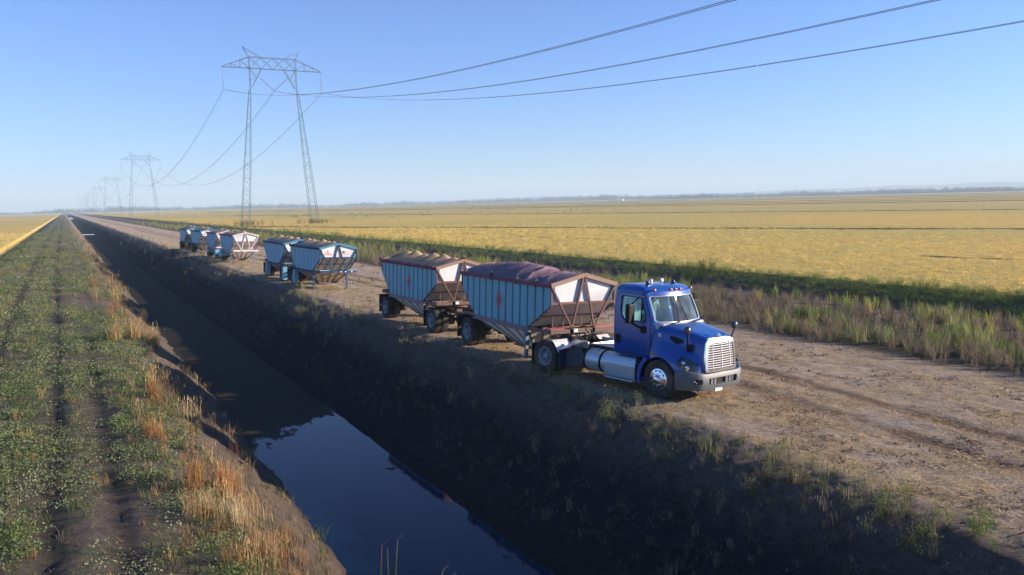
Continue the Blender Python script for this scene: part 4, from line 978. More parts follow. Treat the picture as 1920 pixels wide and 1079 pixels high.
trailer(put(13.15,108.3), 'last and farthest blue grain trailer in the row', P4, 'dolly', seed=7, fender='flap', group=G2)
# ================================================================ THE BLUE TRUCK
CABP = mat('royal_blue_paint', (.001,.062,.29), .33, var=.05, scale=3, coat=.55, dirt=(.10,.12,.20), dirt_amt=.12, dscale=3)
GREYP = mat('grey_bumper_plastic', (.085,.095,.10), .55, var=.05, dirt=(.15,.13,.11), dirt_amt=.25, dscale=4, bump=.1, bscale=60)
CHR = mat('chrome', (.92,.92,.94), .24, 1.0, var=.02)
ALU = mat('brushed_aluminium', (.36,.45,.51), .38, .45, var=.08, dirt=(.3,.27,.24), dirt_amt=.3, dscale=5, stretch=(.3,1,1))
TRIM = mat('cab_trim', (.50,.52,.50), .8, bump=.1)
SEATM = mat('seat_cloth', (.66,.68,.66), .9, var=.1, scale=12, bump=.2)
AMB = mat('amber_lens', (.75,.16,.03), .25)
BPL = mat('black_plastic', (.006,.006,.007), .6, spec=.2)
def glass_mat(name, tint, fr=1.45, gloss=.9):
    m = bpy.data.materials.new(name); m.use_nodes = True; t = m.node_tree; L = t.links; t.nodes.remove(t.nodes['Principled BSDF'])
    a = N(t, 'ShaderNodeBsdfTransparent'); a.inputs[0].default_value = (*tint, 1)
    g = N(t, 'ShaderNodeBsdfGlossy', Roughness=.03); g.inputs[0].default_value = (gloss, gloss, gloss, 1)
    f_ = N(t, 'ShaderNodeFresnel', IOR=fr); n = N(t, 'ShaderNodeTexNoise', Scale=3.0, Detail=6.0); tc = N(t, 'ShaderNodeTexCoord'); L.new(tc.outputs['Object'], n.inputs[0])
    d = N(t, 'ShaderNodeBsdfDiffuse'); d.inputs[0].default_value = (.5,.5,.47,1)
    dm = N(t, 'ShaderNodeMapRange'); dm.inputs[1].default_value = .4; dm.inputs[2].default_value = .8; dm.inputs[3].default_value = .03; dm.inputs[4].default_value = .14; L.new(n.outputs[0], dm.inputs[0])
    x = N(t, 'ShaderNodeMixShader'); L.new(f_.outputs[0], x.inputs[0]); L.new(a.outputs[0], x.inputs[1]); L.new(g.outputs[0], x.inputs[2])
    y = N(t, 'ShaderNodeMixShader'); L.new(dm.outputs[0], y.inputs[0]); L.new(x.outputs[0], y.inputs[1]); L.new(d.outputs[0], y.inputs[2])
    L.new(y.outputs[0], t.nodes['Material Output'].inputs[0]); return m
GLS = glass_mat('windshield_glass', (.72,.90,.90)); LENS = glass_mat('headlight_lens', (.55,.62,.65), 1.5)

TAL = R(10.9)
_O = Vector((13.34,16.2))+Vector((math.cos(TAL), math.sin(TAL)))*1.2
TRUCK = empty('semi_truck', veh_matrix(_O.x, _O.y, zt(_O.x)+.0, TAL)); tag(TRUCK, 'royal blue day cab semi truck with chrome grille at the head of the trailer row', 'truck')
# ---- cab shell: (z, xback, xfront_side, xfront_centre, halfwidth, rback, rfront)
CABL = [(.98,-1.72,-.44,-.36,1.03,.10,.12),(1.03,-1.75,-.40,-.32,1.075,.12,.14),(1.5,-1.76,-.36,-.26,1.10,.12,.16),(1.94,-1.76,-.31,-.13,1.095,.12,.17),(2.3,-1.77,-.46,-.27,1.07,.10,.16),(2.67,-1.77,-.63,-.40,1.03,.10,.16),(2.74,-1.77,-.64,-.42,1.025,.10,.16),(2.82,-1.765,-.68,-.46,1.005,.11,.17),(2.88,-1.745,-.76,-.54,.96,.12,.2),(2.925,-1.69,-.92,-.70,.86,.14,.24),(2.945,-1.5,-1.12,-.96,.62,.15,.15)]
def cab_ring(L, off):
    z, xb, xs_, xc, hw, rb, rf = L; xb += off; xs_ -= off; xc -= off; hw -= off; P = []
    n = 5
    for k in range(n+1):                      # back corner (-y side first)
        a = math.pi+ (math.pi/2)*k/n; P.append((xb+rb+rb*math.cos(a), -hw+rb+rb*math.sin(a)))
    for t in (.25,.5,.75): P.append((xb+rb+(xs_-rf-xb-rb)*t, -hw))
    for k in range(n+1):
        a = -math.pi/2+(math.pi/2)*k/n*.93; P.append((xs_-rf+rf*math.cos(a), -hw+rf+rf*math.sin(a)))
    y0_ = P[-1][1]; x0_ = P[-1][0]
    for k in range(1, 12):
        t = k/12; y = y0_*(1-2*t); P.append((x0_+(xc-x0_)*(1-(y/y0_)**2), y))
    m = [(x, -y) for x, y in P[:5+1+3+5+1]][::-1]
    P += m
    for t in (.2,.4,.6,.8): P.append((xb, (hw-rb)*(1-2*t)))
    return [(x, y, z) for x, y in P]
def cab_loft(off, z0=None, z1=None):
    lv = []
    for L in CABL:
        L = list(L)
        lv.append(L)
    rings = [cab_ring(L, off) for L in lv]
    if off:
        k = 1 if off > 0 else 1
        rings = [[(x, y, z+(off if i == 0 else (-off if i > 6 else 0))) for x, y, z in r] for i, r in enumerate(rings)]
    return MB().loft(rings, 0, True)
def rpoly(pts, r=.06, n=4):
    """round the corners of a polygon"""
    out = []; m = len(pts)
    for i in range(m):
        p = Vector(pts[i]); a = Vector(pts[i-1])-p; b_ = Vector(pts[(i+1) % m])-p; rr = min(r, a.length*.45, b_.length*.45); a.normalize(); b_.normalize()
        A = p+a*rr; B_ = p+b_*rr
        for k in range(n+1): t = k/n; q = A*(1-t)**2+p*2*t*(1-t)+B_*t*t; out.append((q.x, q.y))
    return out
WS = rpoly([(-.93,2.00),(0,1.965),(.93,2.00),(.885,2.64),(0,2.665),(-.885,2.64)], .07)
SW = rpoly([(-1.34,1.97),(-.57,1.99),(-.56,2.1),(-.77,2.60),(-1.46,2.62),(-1.47,2.18)], .07)
RW = rpoly([(-.6,2.12),(.6,2.12),(.6,2.5),(-.6,2.5)], .06)
cut = MB().prism(WS, -.95, .5, 'x'); cutS = MB().prism(SW, -1.5, 1.5, 'y'); cutR = MB().prism(RW, -2.2, -1.55, 'x')
shell = boolean(cab_loft(0).mesh(), cab_loft(.055).mesh(), 'DIFFERENCE')
liner = boolean(cab_loft(.056).mesh(), cab_loft(.085).mesh(), 'DIFFERENCE')
for c_ in (cut, cutS, cutR): shell = boolean(shell, c_.mesh(), 'DIFFERENCE'); liner = boolean(liner, c_.mesh(), 'DIFFERENCE')
mesh_obj('cab', shell, CABP, TRUCK, 40); mesh_obj('cab_lining', liner, TRIM, TRUCK, 40)
gsh = boolean(cab_loft(.018).mesh(), cab_loft(.026).mesh(), 'DIFFERENCE')
def grown(poly, g):
    c = sum((Vector(p) for p in poly), Vector((0, 0)))/len(poly); return [tuple(c+(Vector(p)-c)*(1+g)) for p in poly]
mesh_obj('windshield', boolean(gsh.copy(), MB().prism(grown(WS,.03), -.95, .5, 'x').mesh(), 'INTERSECT'), GLS, TRUCK)
for a, b_ in ((-1.5,-.6),(.6,1.5)): mesh_obj('side_window', boolean(gsh.copy(), MB().prism(grown(SW,.03), a, b_, 'y').mesh(), 'INTERSECT'), GLS, TRUCK)
mesh_obj('rear_window', boolean(gsh.copy(), MB().prism(grown(RW,.03), -2.2, -1.55, 'x').mesh(), 'INTERSECT'), GLS, TRUCK)
def frame_poly(poly, g, a, b_, ax):
    """ring prism between poly and its grown copy"""
    o_ = grown(poly, g); n = len(poly); mb = MB()
    def P(u, t): return (t, u[0], u[1]) if ax == 'x' else (u[0], t, u[1])
    vs = [P(u, a) for u in poly]+[P(u, a) for u in o_]+[P(u, b_) for u in poly]+[P(u, b_) for u in o_]; fs = []
    for i in range(n):
        j = (i+1) % n; fs += [(i, j, n+j, n+i), (2*n+i, 3*n+i, 3*n+j, 2*n+j), (i, 2*n+i, 2*n+j, j), (n+i, n+j, 3*n+j, 3*n+i)]
    mb.add(vs, fs); return mb
skin = boolean(cab_loft(-.007).mesh(), cab_loft(.02).mesh(), 'DIFFERENCE')
mesh_obj('windshield_seal', boolean(skin.copy(), frame_poly(WS, .045, -.95, .5, 'x').mesh(), 'INTERSECT'), mat('seal_grey', (.42,.43,.45), .3, .5), TRUCK)
for a, b_ in ((-1.5,-.6),(.6,1.5)): mesh_obj('window_seal', boolean(skin.copy(), frame_poly(SW, .05, a, b_, 'y').mesh(), 'INTERSECT'), BPL, TRUCK)
DOOR = rpoly([(-1.66,1.06),(-.47,1.06),(-.40,1.5),(-.42,2.05),(-.70,2.70),(-1.50,2.72),(-1.66,2.6)], .12)
sk2 = boolean(cab_loft(-.003).mesh(), cab_loft(.01).mesh(), 'DIFFERENCE')
for a, b_ in ((-1.5,-.6),(.6,1.5)): mesh_obj('door_seam', boolean(sk2.copy(), frame_poly(DOOR, .014, a, b_, 'y').mesh(), 'INTERSECT'), HOLE, TRUCK)
MB().bar((.022,0,1.99), (-.40,0,2.64), .014, .014).build('windshield_divider', BPL, TRUCK)
for sy in (-1, 1):
    MB().bar((-.74,sy*1.075,1.99), (-.74,sy*1.03,2.6), .03, .03).build('vent_divider', BPL, TRUCK)
    MB().box((-1.62,sy*1.095,1.30),(-1.44,sy*1.125,1.55),0,.02).build('door_handle', BPL, TRUCK)
    mb = MB(); mb.tube([(-.63,sy*1.08,1.78),(-.72,sy*1.22,1.84),(-.83,sy*1.38,1.96)], .028, 8); mb.tube([(-.66,sy*1.06,2.66),(-.75,sy*1.2,2.62),(-.84,sy*1.36,2.45)], .02, 8); mb.box((-.72,sy*1.07,1.66),(-.52,sy*1.13,1.86),0,.03); mb.build('mirror_arm', BPL, TRUCK)
    mb = MB(); mb.box((-.93,sy*1.28,1.93),(-.78,sy*1.52,2.46),0,.04); mh = mb.build('door_mirror', BPL, TRUCK)
    MB().box((-.935,sy*1.31,2.02),(-.94,sy*1.49,2.42)).build('mirror_glass', CHR, mh)
# interior
for sy in (-1, 1):
    mb = MB(); x = -1.25
    mb.box((x-.28,sy*.5-.25,1.42),(x+.25,sy*.5+.25,1.58),0,.05)
    mb.loft([[(x-.30+a*.07+dx, sy*.5+w_*math.cos(t), z) for t in [0]] for z, w_, dx, a in []] or [[(0,0,0),(0,0,0.01),(0,.01,0)],[(0,0,.02),(0,0,.03),(0,.01,.02)]], caps=False) if 0 else None
    mb.box((x-.36,sy*.5-.24,1.55),(x-.22,sy*.5+.24,2.12),0,.06); mb.box((x-.36,sy*.5-.13,2.26),(x-.27,sy*.5+.13,2.40),0,.035)
    mb.tube([(x-.31,sy*.5-.12,2.1),(x-.31,sy*.5-.13,2.3),(x-.31,sy*.5-.07,2.41),(x-.31,sy*.5+.07,2.41),(x-.31,sy*.5+.13,2.3),(x-.31,sy*.5+.12,2.1)], .035, 8)
    mb.build('seat', SEATM, TRUCK)
mb = MB(); mb.box((-.62,-.95,1.60),(-.25,.95,1.93),0,.06); mb.box((-.30,-.88,1.88),(-.12,.88,1.95),0,.02); mb.build('dashboard', TRIM, TRUCK)
mb = MB(); mb.tube([(-.70+.22*.45*math.sin(a), .48+.22*math.cos(a), 1.93+.22*math.sin(a)*.9) for a in [2*math.pi*k/24 for k in range(25)]], .016, 6); mb.bar((-.70,.27,1.93),(-.70,.69,1.93),.03); mb.bar((-.70,.48,1.93),(-.5,.48,1.8),.05); mb.build('steering_wheel', BPL, TRUCK)
mb = MB(); mb.box((-1.68,-.98,1.08),(-.4,.98,1.14)); mb.build('cab_floor', TRIM, TRUCK)
for y0_, y1_ in ((-.75,-.15),(.12,.72)):
    MB().bar((.04,y0_,1.975),(.03,y1_,2.03),.02,.02).bar((.06,y0_,1.96),(.045,y0_+.35,2.0),.03,.02).build('wiper', BPL, TRUCK)
# roof furniture
for k, y in enumerate((-.78,-.2,0,.2,.78)):
    x = -.56 if abs(y) > .5 else -.47; mb = MB(); mb.box((x-.07,y-.025,2.80),(x+.055,y+.025,2.855),0,.022); mb.build('marker_light', AMB, TRUCK)
BBL = mat('dark_blue_lens', (.01,.02,.10), .2); WLN = mat('white_lens', (.75,.78,.82), .25)
mb = MB(); mb.lathe([(2.90,0),(2.90,.055),(3.02,.055),(3.045,.03),(3.05,0)], c=(-.93,-.62,0), ax='z', n=18); mb.box((-1.0,-.69,2.88),(-.86,-.55,2.93)); mb.build('roof_beacon', BBL, TRUCK)
mb = MB(); mb.lathe([(2.92,0),(2.92,.05),(3.0,.05),(3.03,.05),(3.06,.03),(3.065,0)], c=(-1.15,-.22,0), ax='z', n=18); mb.build('roof_beacon', WLN, TRUCK)
mb = MB(); mb.lathe([(-.03,0),(-.02,.05),(.02,.065),(.03,0)], c=(-1.1,.18,3.02), ax='x', n=18); mb.tube([(-1.1,.18,2.9),(-1.1,.18,3.0)], .015, 6); mb.build('roof_lamp', WLN, TRUCK)
mb = MB(); mb.lathe([(2.90,0),(2.90,.055),(3.0,.055),(3.035,.03),(3.04,0)], c=(-.95,.50,0), ax='z', n=18); mb.box((-1.02,.43,2.88),(-.88,.57,2.93)); mb.build('roof_beacon', BBL, TRUCK)
MB().tube([(-1.3,.3,2.93),(-1.0,.32,2.97),(-.8,.32,2.95)], .012, 6).tube([(-1.1,-.45,2.92),(-1.12,-.45,3.0)], .01, 5).build('roof_cable', BPL, TRUCK)
# ---- hood with fenders
HS = [(-.36,[(0,1.955),(.45,1.955),(.78,1.93),(.95,1.84),(1.03,1.60),(1.08,1.38),(1.13,1.15),(1.15,.92),(1.15,.55)]),
      (-.10,[(0,1.925),(.44,1.925),(.74,1.90),(.89,1.79),(.96,1.55),(1.06,1.34),(1.17,1.13),(1.20,.95),(1.20,.60)]),
      (.30,[(0,1.865),(.42,1.865),(.67,1.83),(.80,1.70),(.86,1.46),(1.02,1.27),(1.18,1.10),(1.215,.93),(1.21,.62)]),
      (.62,[(0,1.805),(.40,1.805),(.61,1.775),(.73,1.63),(.79,1.38),(.95,1.20),(1.13,1.05),(1.18,.90),(1.18,.64)]),
      (.84,[(0,1.745),(.39,1.745),(.57,1.71),(.67,1.55),(.72,1.30),(.82,1.13),(.99,.99),(1.07,.86),(1.08,.66)]),
      (.95,[(0,1.712),(.40,1.71),(.56,1.67),(.65,1.50),(.69,1.27),(.75,1.08),(.88,.94),(.96,.84),(.98,.70)]),
      (1.03,[(0,1.69),(.40,1.685),(.545,1.64),(.63,1.46),(.66,1.25),(.70,1.06),(.78,.93),(.84,.83),(.86,.72)])]
def hood_loft(off=0.):
    rings = []
    for i, (x, P) in enumerate(HS):
        Q = [(y*(1 if y == 0 else 1), z) for y, z in P]
        # refine with a smooth curve
        pts = []
        for j in range(len(Q)-1):
            p0 = Vector(Q[max(j-1, 0)]); p1 = Vector(Q[j]); p2 = Vector(Q[j+1]); p3 = Vector(Q[min(j+2, len(Q)-1)])
            for k in range(4):
                t = k/4; pts.append(.5*((2*p1)+(p2-p0)*t+(2*p0-5*p1+4*p2-p3)*t*t+(3*p1-p0-3*p2+p3)*t**3))
        pts.append(Vector(Q[-1])); nn = []
        for j, p in enumerate(pts):
            d = pts[min(j+1, len(pts)-1)]-pts[max(j-1, 0)]; d.normalize(); nrm = Vector((-d.y, d.x))*-1
            nn.append(p+Vector((-(-d.y), -(d.x)*-1)) * 0 + Vector((-d.y, d.x))*off)
        nn[0].x = 0
        r = [(x, p.x, p.y) for p in nn]+[(x, -p.x, p.y) for p in nn[1:]][::-1]
        rings.append(r)
    # interpolate rings along x
    out = []
    for i in range(len(rings)-1):
        for k in range(3):
            t = k/3; out.append([tuple(a+(b_-a)*t for a, b_ in zip(p, q)) for p, q in zip(rings[i], rings[i+1])])
    out.append(rings[-1]); return MB().loft(out, 0, True)
hood = boolean(hood_loft().mesh(), MB().box((-.7,-1.02,.2),(.98,1.02,1.02)).mesh(), 'DIFFERENCE')
arch = MB().lathe([(-1.5,0),(-1.5,.61),(1.5,.61),(1.5,0)], c=(0,0,.50), n=48)
hood = boolean(hood, arch.mesh(), 'DIFFERENCE'); mesh_obj('hood', hood, CABP, TRUCK, 32)
archi = MB().lathe([(-1.16,.60),(-1.2,.615),(-1.16,.65),(-.75,.65)], c=(0,0,.50), n=48)
hs_out = hood_loft(.006).mesh(); hs_in = hood_loft(-.02).mesh(); hskin = boolean(hs_out, hs_in, 'DIFFERENCE')
for sy in (-1, 1):
    a, b_ = sorted((sy*.5, sy*1.4))
    hl = rpoly([(.54,1.13),(.62,1.19),(.80,1.13),(1.01,.96),(1.02,.86),(.78,.84),(.58,.95)], .05)
    mesh_obj('headlight', boolean(hskin.copy(), MB().prism(hl, a, b_, 'y').mesh(), 'INTERSECT'), LENS, TRUCK)
    hb = boolean(hood_loft(.002).mesh(), hood_loft(-.02).mesh(), 'DIFFERENCE')
    o_ = mesh_obj('headlight_housing', boolean(hb, MB().prism(hl, a, b_, 'y').mesh(), 'INTERSECT'), mat('lamp_housing', (.16,.20,.22), .25, .5), TRUCK)
    hv = rpoly([(.10,1.60),(.12,1.68),(.46,1.60),(.52,1.52),(.30,1.47)], .04)
    mesh_obj('hood_vent', boolean(hskin.copy(), MB().prism(hv, a, b_, 'y').mesh(), 'INTERSECT'), HOLE, TRUCK)
    # lamps inside the lens
    bv = BVHTree.FromPolygons([v.co.copy() for v in hood.vertices], [tuple(p.vertices) for p in hood.polygons])
    def onhood(x, z, out=.006):
        h_ = bv.ray_cast(Vector((x, sy*3, z)), Vector((0, -sy, 0)))
        return (h_[0]+h_[1]*(out if h_[1].y*sy > 0 else -out), h_[1] if h_[1].y*sy > 0 else -h_[1]) if h_[0] else (Vector((x, sy*1.1, z)), Vector((0, sy, 0)))
    for x, z, r_, m_ in ((.70,1.05,.05,CHR),(.86,.93,.062,CHR),(.72,.95,.03,AMB)):
        p, n_ = onhood(x, z, .006); mb = MB(); u = n_.orthogonal().normalized(); v = n_.cross(u)
        ring = lambda rr, d: [tuple(p+n_*d+(u*math.cos(2*math.pi*k/20)+v*math.sin(2*math.pi*k/20))*rr) for k in range(20)]
        mb.loft([ring(r_, 0), ring(r_, .006), ring(r_*.5, -.004)], caps=True); mb.build('headlamp', m_, TRUCK)
    p, n_ = onhood(-.25, 1.17); MB().box((p.x-.05,p.y-.012,p.z-.03),(p.x+.05,p.y+.012,p.z+.03),0,.008).build('side_marker', AMB, TRUCK)
    p, n_ = onhood(-.17, 1.66); MB().box((p.x-.05,p.y-.008,p.z-.05),(p.x+.05,p.y+.008,p.z+.05)).build('plate_badge', mat('badge_grey', (.45,.5,.55), .4, .4), TRUCK)
    p, n_ = onhood(.72, 1.42, 0.)
    mb = MB(); mb.tube([p, (.74,sy*.95,1.55),(.80,sy*1.02,1.80)], .024, 8); mb.box((.64,sy*.84-.03,1.32),(.80,sy*.84+.03,1.52),0,.02); hm = mb.build('hood_mirror_stalk', BPL, TRUCK)
    mb = MB(); mb.lathe([(-.09,0),(-.085,.07),(-.05,.105),(.02,.11),(.05,.09),(.06,0)], c=(.80,sy*1.03,1.90), ax='x', n=22); mb.build('hood_mirror', mat('mirror_shell', (.05,.055,.06), .15), TRUCK)
    # inner wheel house
    mb = MB(); arc = [(.60*math.cos(a), .50+.60*math.sin(a)) for a in [math.radians(q) for q in range(-8, 190, 9)]]
    for (q0, q1) in zip(arc[:-1], arc[1:]): mb.add([(q0[0],sy*.62,q0[1]),(q1[0],sy*.62,q1[1]),(q1[0],sy*1.17,q1[1]),(q0[0],sy*1.17,q0[1])], [(0,1,2,3)])
    mb.box((-.6,sy*.60,.5),(.6,sy*.62,1.1)); mb.build('wheel_house', BPL, TRUCK)
    # rear lip of the fender reaching down behind the wheel
    mb = MB(); arc = [math.radians(q) for q in range(128, 196, 6)]
    ro, ri = .72, .615
    V = []; 
    for a in arc:
        for rr, y in ((ri, 1.0),(ri, 1.21),(ro, 1.21),(ro, 1.0)): V.append((rr*math.cos(a), sy*y, .50+rr*math.sin(a)))
    F = [(i*4+k, i*4+(k+1) % 4, (i+1)*4+(k+1) % 4, (i+1)*4+k) for i in range(len(arc)-1) for k in range(4)]; F += [(0,1,2,3), tuple((len(arc)-1)*4+k for k in range(4))]
    mb.add(V, F); mb.build('fender_lip', CABP, TRUCK)
mesh_obj('hood_seam', boolean(boolean(hood_loft(.003).mesh(), hood_loft(-.01).mesh(), 'DIFFERENCE'), MB().box((-.345,-2,.9),(-.33,2,2.2)).mesh(), 'INTERSECT'), HOLE, TRUCK)
mb = MB()
for sy in (-1, 1): mb.bar((-.30,sy*.40,1.952),(.98,sy*.345,1.722),.018,.012)
mb.build('hood_crease', CABP, TRUCK)
# ---- grille
def gr(y, z, x=0):
    """front face of the grille, leaning back a little and bowed"""
    t = (z-.80)/(1.62-.80); return (1.17-.075*t-.035*(y/.6)**2+x, y, z)
OUT = rpoly([(-.66,.80),(.66,.80),(.655,1.15),(.60,1.60),(.40,1.665),(-.40,1.665),(-.60,1.60),(-.655,1.15)], .08)
INN = rpoly([(-.575,.875),(.575,.875),(.575,1.15),(.525,1.52),(.37,1.555),(-.37,1.555),(-.525,1.52),(-.575,1.15)], .05)
n = len(OUT); V = [gr(y, z) for y, z in OUT]+[gr(y, z, .012) for y, z in INN]+[gr(y, z, -.10) for y, z in OUT]+[gr(y, z, -.07) for y, z in INN]; F = []
for i in range(n):
    j = (i+1) % n; F += [(i, j, n+j, n+i), (i, 2*n+i, 2*n+j, j), (n+i, n+j, 3*n+j, 3*n+i)]
sharp(MB().add(V, F).build('grille_surround', CHR, TRUCK), 30)
V = [gr(y, z, -.065) for y, z in INN]; MB().add(V+[gr(0, 1.2, -.065)], [(i, (i+1) % n, n) for i in range(n)]).build('radiator_screen', HOLE, TRUCK, fixn=False)
mb = MB()
for k in range(11):
    z = .905+k*.0605; hw = .575 if z < 1.15 else .575-(z-1.15)*.135
    hw -= .005; pts = [gr(-hw+2*hw*j/12, z, -.012) for j in range(13)]
    for a, b_ in zip(pts[:-1], pts[1:]): mb.bar(a, b_, .012, .021, 0, (-.05,0,1))
for y in (-.39,-.0,.39): mb.bar(gr(y, .88, -.004), gr(y*.93, 1.54, -.004), .016, .02)
mb.build('grille_slats', mat('grille_silver', (.50,.50,.52), .5, .35, var=.03), TRUCK)
MB().box((1.075,-.14,1.60),(1.105,.14,1.655),0,.012).build('grille_emblem', ALU, TRUCK)
MB().box((.93,-.02,1.745),(1.02,.02,1.765),0,.004).box((1.0,-.10,1.72),(1.03,.10,1.732)).build('hood_latch', ALU, TRUCK)
# ---- bumper: plan path swept with a section
def bpath(off=0.):
    P = [(.58,-1.205),(.78,-1.185),(.90,-1.115),(1.01,-1.0),(1.105,-.87),(1.145,-.72),(1.17,-.4),(1.18,0)]
    P = P+[(x, -y) for x, y in P[:-1]][::-1]; out = []
    for i in range(len(P)-1):
        p0 = Vector(P[max(i-1, 0)]); p1 = Vector(P[i]); p2 = Vector(P[i+1]); p3 = Vector(P[min(i+2, len(P)-1)])
        for k in range(4): t = k/4; out.append(.5*((2*p1)+(p2-p0)*t+(2*p0-5*p1+4*p2-p3)*t*t+(3*p1-p0-3*p2+p3)*t**3))
    out.append(Vector(P[-1])); return out
rings = []
for i, p in enumerate(bpath()):
    q = bpath(); d = (q[min(i+1, len(q)-1)]-q[max(i-1, 0)]).normalized(); nrm = Vector((d.y, -d.x))
    ay = abs(p.y); top = .80+.055*sst(.75, 1.1, ay)-.02*(1-sst(.5, .9, ay)); bot = .36-.03*(1-sst(0, 1.1, ay))
    sec = [(-.06, bot+.02),(.0, bot),(.03, bot+.06),(.045, bot+.16),(.05, .58),(.035, top-.07),(.01, top-.01),(-.03, top),(-.10, top-.03),(-.10, bot+.04)]
    rings.append([(p.x+nrm.x*a, p.y+nrm.y*a, z) for a, z in sec])
bm_ = MB().loft(rings, 0, True).mesh()
bc = MB().prism(rpoly([(-.60,.49),(.60,.49),(.63,.66),(-.63,.66)], .05), 1.0, 1.5, 'x')
bm_ = boolean(bm_, bc.mesh(), 'DIFFERENCE')
for sy in (-1, 1):
    bm_ = boolean(bm_, MB().prism(rpoly([(sy*.83,.52),(sy*1.04,.52),(sy*1.05,.66),(sy*.83,.66)][::sy], .03), .99, 1.5, 'x').mesh(), 'DIFFERENCE')
bm_ = boolean(bm_, MB().lathe([(-1.5,0),(-1.5,.60),(1.5,.60),(1.5,0)], c=(0,0,.50), n=48).mesh(), 'DIFFERENCE')
mesh_obj('bumper', bm_, GREYP, TRUCK, 35)
MB().box((1.06,-.62,.47),(1.10,.62,.68)).build('bumper_intake', HOLE, TRUCK)
for y in (-.55,-.40,-.27,.23,.38,.52): MB().box((1.10,y-.045,.49),(1.165-abs(y)*.05,y+.045,.66)).build('intake_slat', GREYP, TRUCK)
for sy in (-1, 1):
    mb = MB(); mb.lathe([(-.02,0),(.0,.055),(.015,.05),(.02,0)], c=(1.005,sy*.94,.59), ax='x', n=18); mb.build('fog_lamp', CHR, TRUCK)
    MB().lathe([(0,.026),(.004,0)], c=(1.183,sy*.60,.71), ax='x', n=14).build('tow_hole', HOLE, TRUCK)
pl = MB().box((1.19,-.32,.30),(1.20,-.02,.45)).build('licence_plate', mat('plate_white', (.8,.8,.82), .4), TRUCK)
# ---- wheels
wheel(TRUCK, 0, -1.05, kind='steer', side=-1, steer=R(-2)); t_ = wheel(TRUCK, 0, 1.05, kind='steer', side=1)
for sy in (-1, 1): wheel(TRUCK, -4.42, sy*1.06, kind='drive', side=sy); wheel(TRUCK, -4.42, sy*.745, kind='drive', side=-sy)
mb = MB(); mb.tube([(0,-1,.5),(0,1,.5)], .06, 10).tube([(-4.42,-1,.515),(-4.42,1,.515)], .09, 12).lathe([(-.2,0),(-.16,.2),(.16,.2),(.2,0)], c=(-4.42,0,.52), n=18)
for sy in (-1, 1): mb.box((-4.95,sy*.38,.74),(.95,sy*.46,1.0)); mb.bar((-3.7,sy*.42,.72),(-5.0,sy*.42,.5),.08,.04)
for x in (-4.9,-4.0,-3.2,-2.4,.6): mb.box((x-.06,-.40,.78),(x+.06,.40,.96))
mb.tube([(-.2,0,.8),(-3.9,0,.62)], .05, 10); mb.box((-.9,-.4,.5),(.8,.4,1.0)); mb.build('chassis', BLK, TRUCK)
# ---- tanks and steps on both sides
for sy in (-1, 1):
    mb = MB(); c = (0, sy*.80, .63); mb.lathe([(-2.93,0),(-2.93,.24),(-2.90,.30),(-2.86,.325),(-1.9,.325),(-1.9,0)], c=(0,c[1],c[2]), ax='x', n=40)
    tk = sharp(mb.build('fuel_tank', ALU, TRUCK), 40)
    
    for x in (-2.82,-2.20): MB().lathe([(x-.035,.326),(x-.035,.338),(x+.035,.338),(x+.035,.326)], c=(0,c[1],c[2]), ax='x', n=40).build('tank_strap', BPL, tk)
    MB().lathe([(.94,.05),(1.0,.05),(1.0,0)], c=(-2.5,sy*.9,-.02), ax='z', n=16).build('filler_cap', ALU, tk)
    mb = MB(); pr = rpoly([(sy*.50,.33),(sy*1.06,.30),(sy*1.13,.36),(sy*1.15,.70),(sy*1.06,.93),(sy*.50,.955)][::sy], .07)
    mb.prism(pr, -2.0, -.86, 'x'); st = sharp(mb.build('step_box', ALU, TRUCK), 30)
    mb = MB(); mb.box((-1.95,sy*1.145,.655),(-.92,sy*1.175,.70)); mb.box((-1.95,sy*.98,.28),(-.90,sy*1.19,.315),0,.01); mb.box((-1.95,sy*1.148,.36),(-.92,sy*1.156,.375)); mb.build('step_tread', ALU, st)
    mb = MB(); mb.box((-.86,sy*.75,.35),(-.72,sy*1.1,.98)); mb.build('step_bracket', BPL, TRUCK)
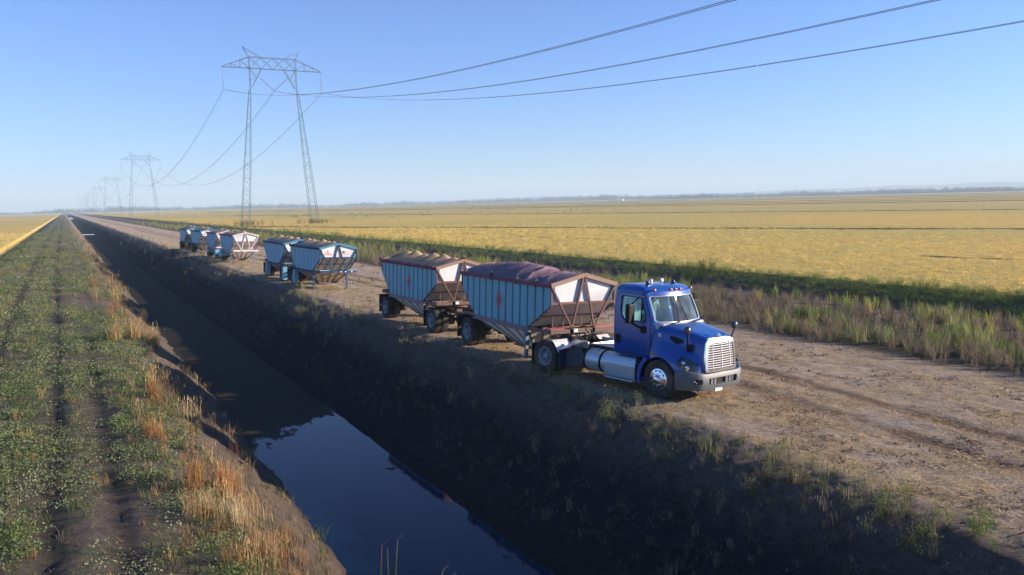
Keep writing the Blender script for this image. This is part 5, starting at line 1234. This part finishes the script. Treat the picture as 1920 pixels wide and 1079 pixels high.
# ---- rear: deck, fifth wheel, quarter fenders, flaps, hoses
mb = MB(); mb.box((-3.1,-.52,1.005),(-1.80,.52,1.03)); 
for k in range(12): mb.box((-3.08+.105*k,-.5,1.03),(-3.05+.105*k,.5,1.038))
mb.build('deck_plate', mat('deck_silver', (.66,.66,.68), .4, .6, dirt=(.35,.3,.26), dirt_amt=.4, dscale=5), TRUCK)
mb = MB(); mb.box((-4.75,-.42,1.06),(-4.05,.42,1.13),0,.02); mb.bar((-4.05,.25,1.1),(-3.75,.3,1.02),.3,.03); mb.bar((-4.05,-.25,1.1),(-3.75,-.3,1.02),.3,.03); mb.box((-4.5,-.5,.98),(-4.1,.5,1.06)); mb.build('fifth_wheel', BLK, TRUCK)
PLW = mat('white_aluminium', (.66,.65,.63), .4, .3, dirt=(.3,.24,.18), dirt_amt=.5, dscale=6)
for sy in (-1, 1):
    mb = MB(); arc = [(-4.42+.63*math.cos(a), .515+.63*math.sin(a)) for a in [math.radians(q) for q in (18,32,46,58)]]
    for (p, q) in zip(arc[:-1], arc[1:]): mb.add([(p[0],sy*.58,p[1]),(q[0],sy*.58,q[1]),(q[0],sy*1.22,q[1]),(p[0],sy*1.22,p[1])], [(0,1,2,3)])
    mb.box((-3.70,sy*.56,.86),(-3.15,sy*.62,1.06)); mb.add([(-3.82,sy*.6,1.02),(-3.2,sy*.6,1.10),(-3.2,sy*1.08,1.03),(-3.82,sy*1.2,.76)], [(0,1,2,3)])
    mb.build('quarter_fender', PLW, TRUCK)
    NF = mat('navy_flap', (.015,.03,.06), .5); MB().box((-3.78,sy*.58,.24),(-3.76,sy*1.20,.80)).build('mudflap', NF, TRUCK); MB().box((-5.02,sy*.6,.2),(-5.0,sy*1.2,.85)).build('mudflap', NF, TRUCK); mb = MB(); mb.add([(-3.80,sy*1.0,.80),(-3.0,sy*1.0,1.0),(-3.0,sy*.98,.42),(-3.75,sy*1.0,.26)], [(0,1,2,3)]); mb.build('frame_skirt', NF, TRUCK)
for k, (y0_, y1_, dz) in enumerate(((-.2,-.1,.0),(-.05,.1,.06),(.1,.22,-.03),(.28,.0,.03),(-.3,.15,-.02))):
    pts = []
    for j in range(26):
        t = j/25; x = -1.82-2.0*t; pts.append((x, y0_+(y1_-y0_)*t+.07*math.sin(t*18+k*2), 1.55+dz-1.05*math.sin(t*math.pi)*(.50)+.045*math.cos(t*22+k)-.28*t))
    MB().tube(pts, .017, 6).build('air_hose', BPL, TRUCK)
mb = MB(); mb.box((-1.86,-.35,1.42),(-1.78,.35,1.62)); mb.bar((-1.82,.9,1.05),(-1.82,.9,2.3),.05); mb.build('hose_bracket', BLK, TRUCK)

# ================================================================ HAZE
hz = MB().box((-9800,-300,-60), (9800,9800,215)).build('haze', bpy.data.materials.new('haze')); tag(hz, 'thin morning haze over the fields', 'haze', kind='stuff')
hm = hz.data.materials[0]; hm.use_nodes = True; t = hm.node_tree; t.nodes.clear()
vo = N(t, 'ShaderNodeVolumePrincipled'); vo.inputs['Color'].default_value = (.74,.92,1,1); vo.inputs['Density'].default_value = .00020; vo.inputs['Anisotropy'].default_value = .0
mo = N(t, 'ShaderNodeOutputMaterial'); t.links.new(vo.outputs[0], mo.inputs['Volume'])
hz.data.materials[0].cycles.homogeneous_volume = True if hasattr(hz.data.materials[0].cycles, 'homogeneous_volume') else None
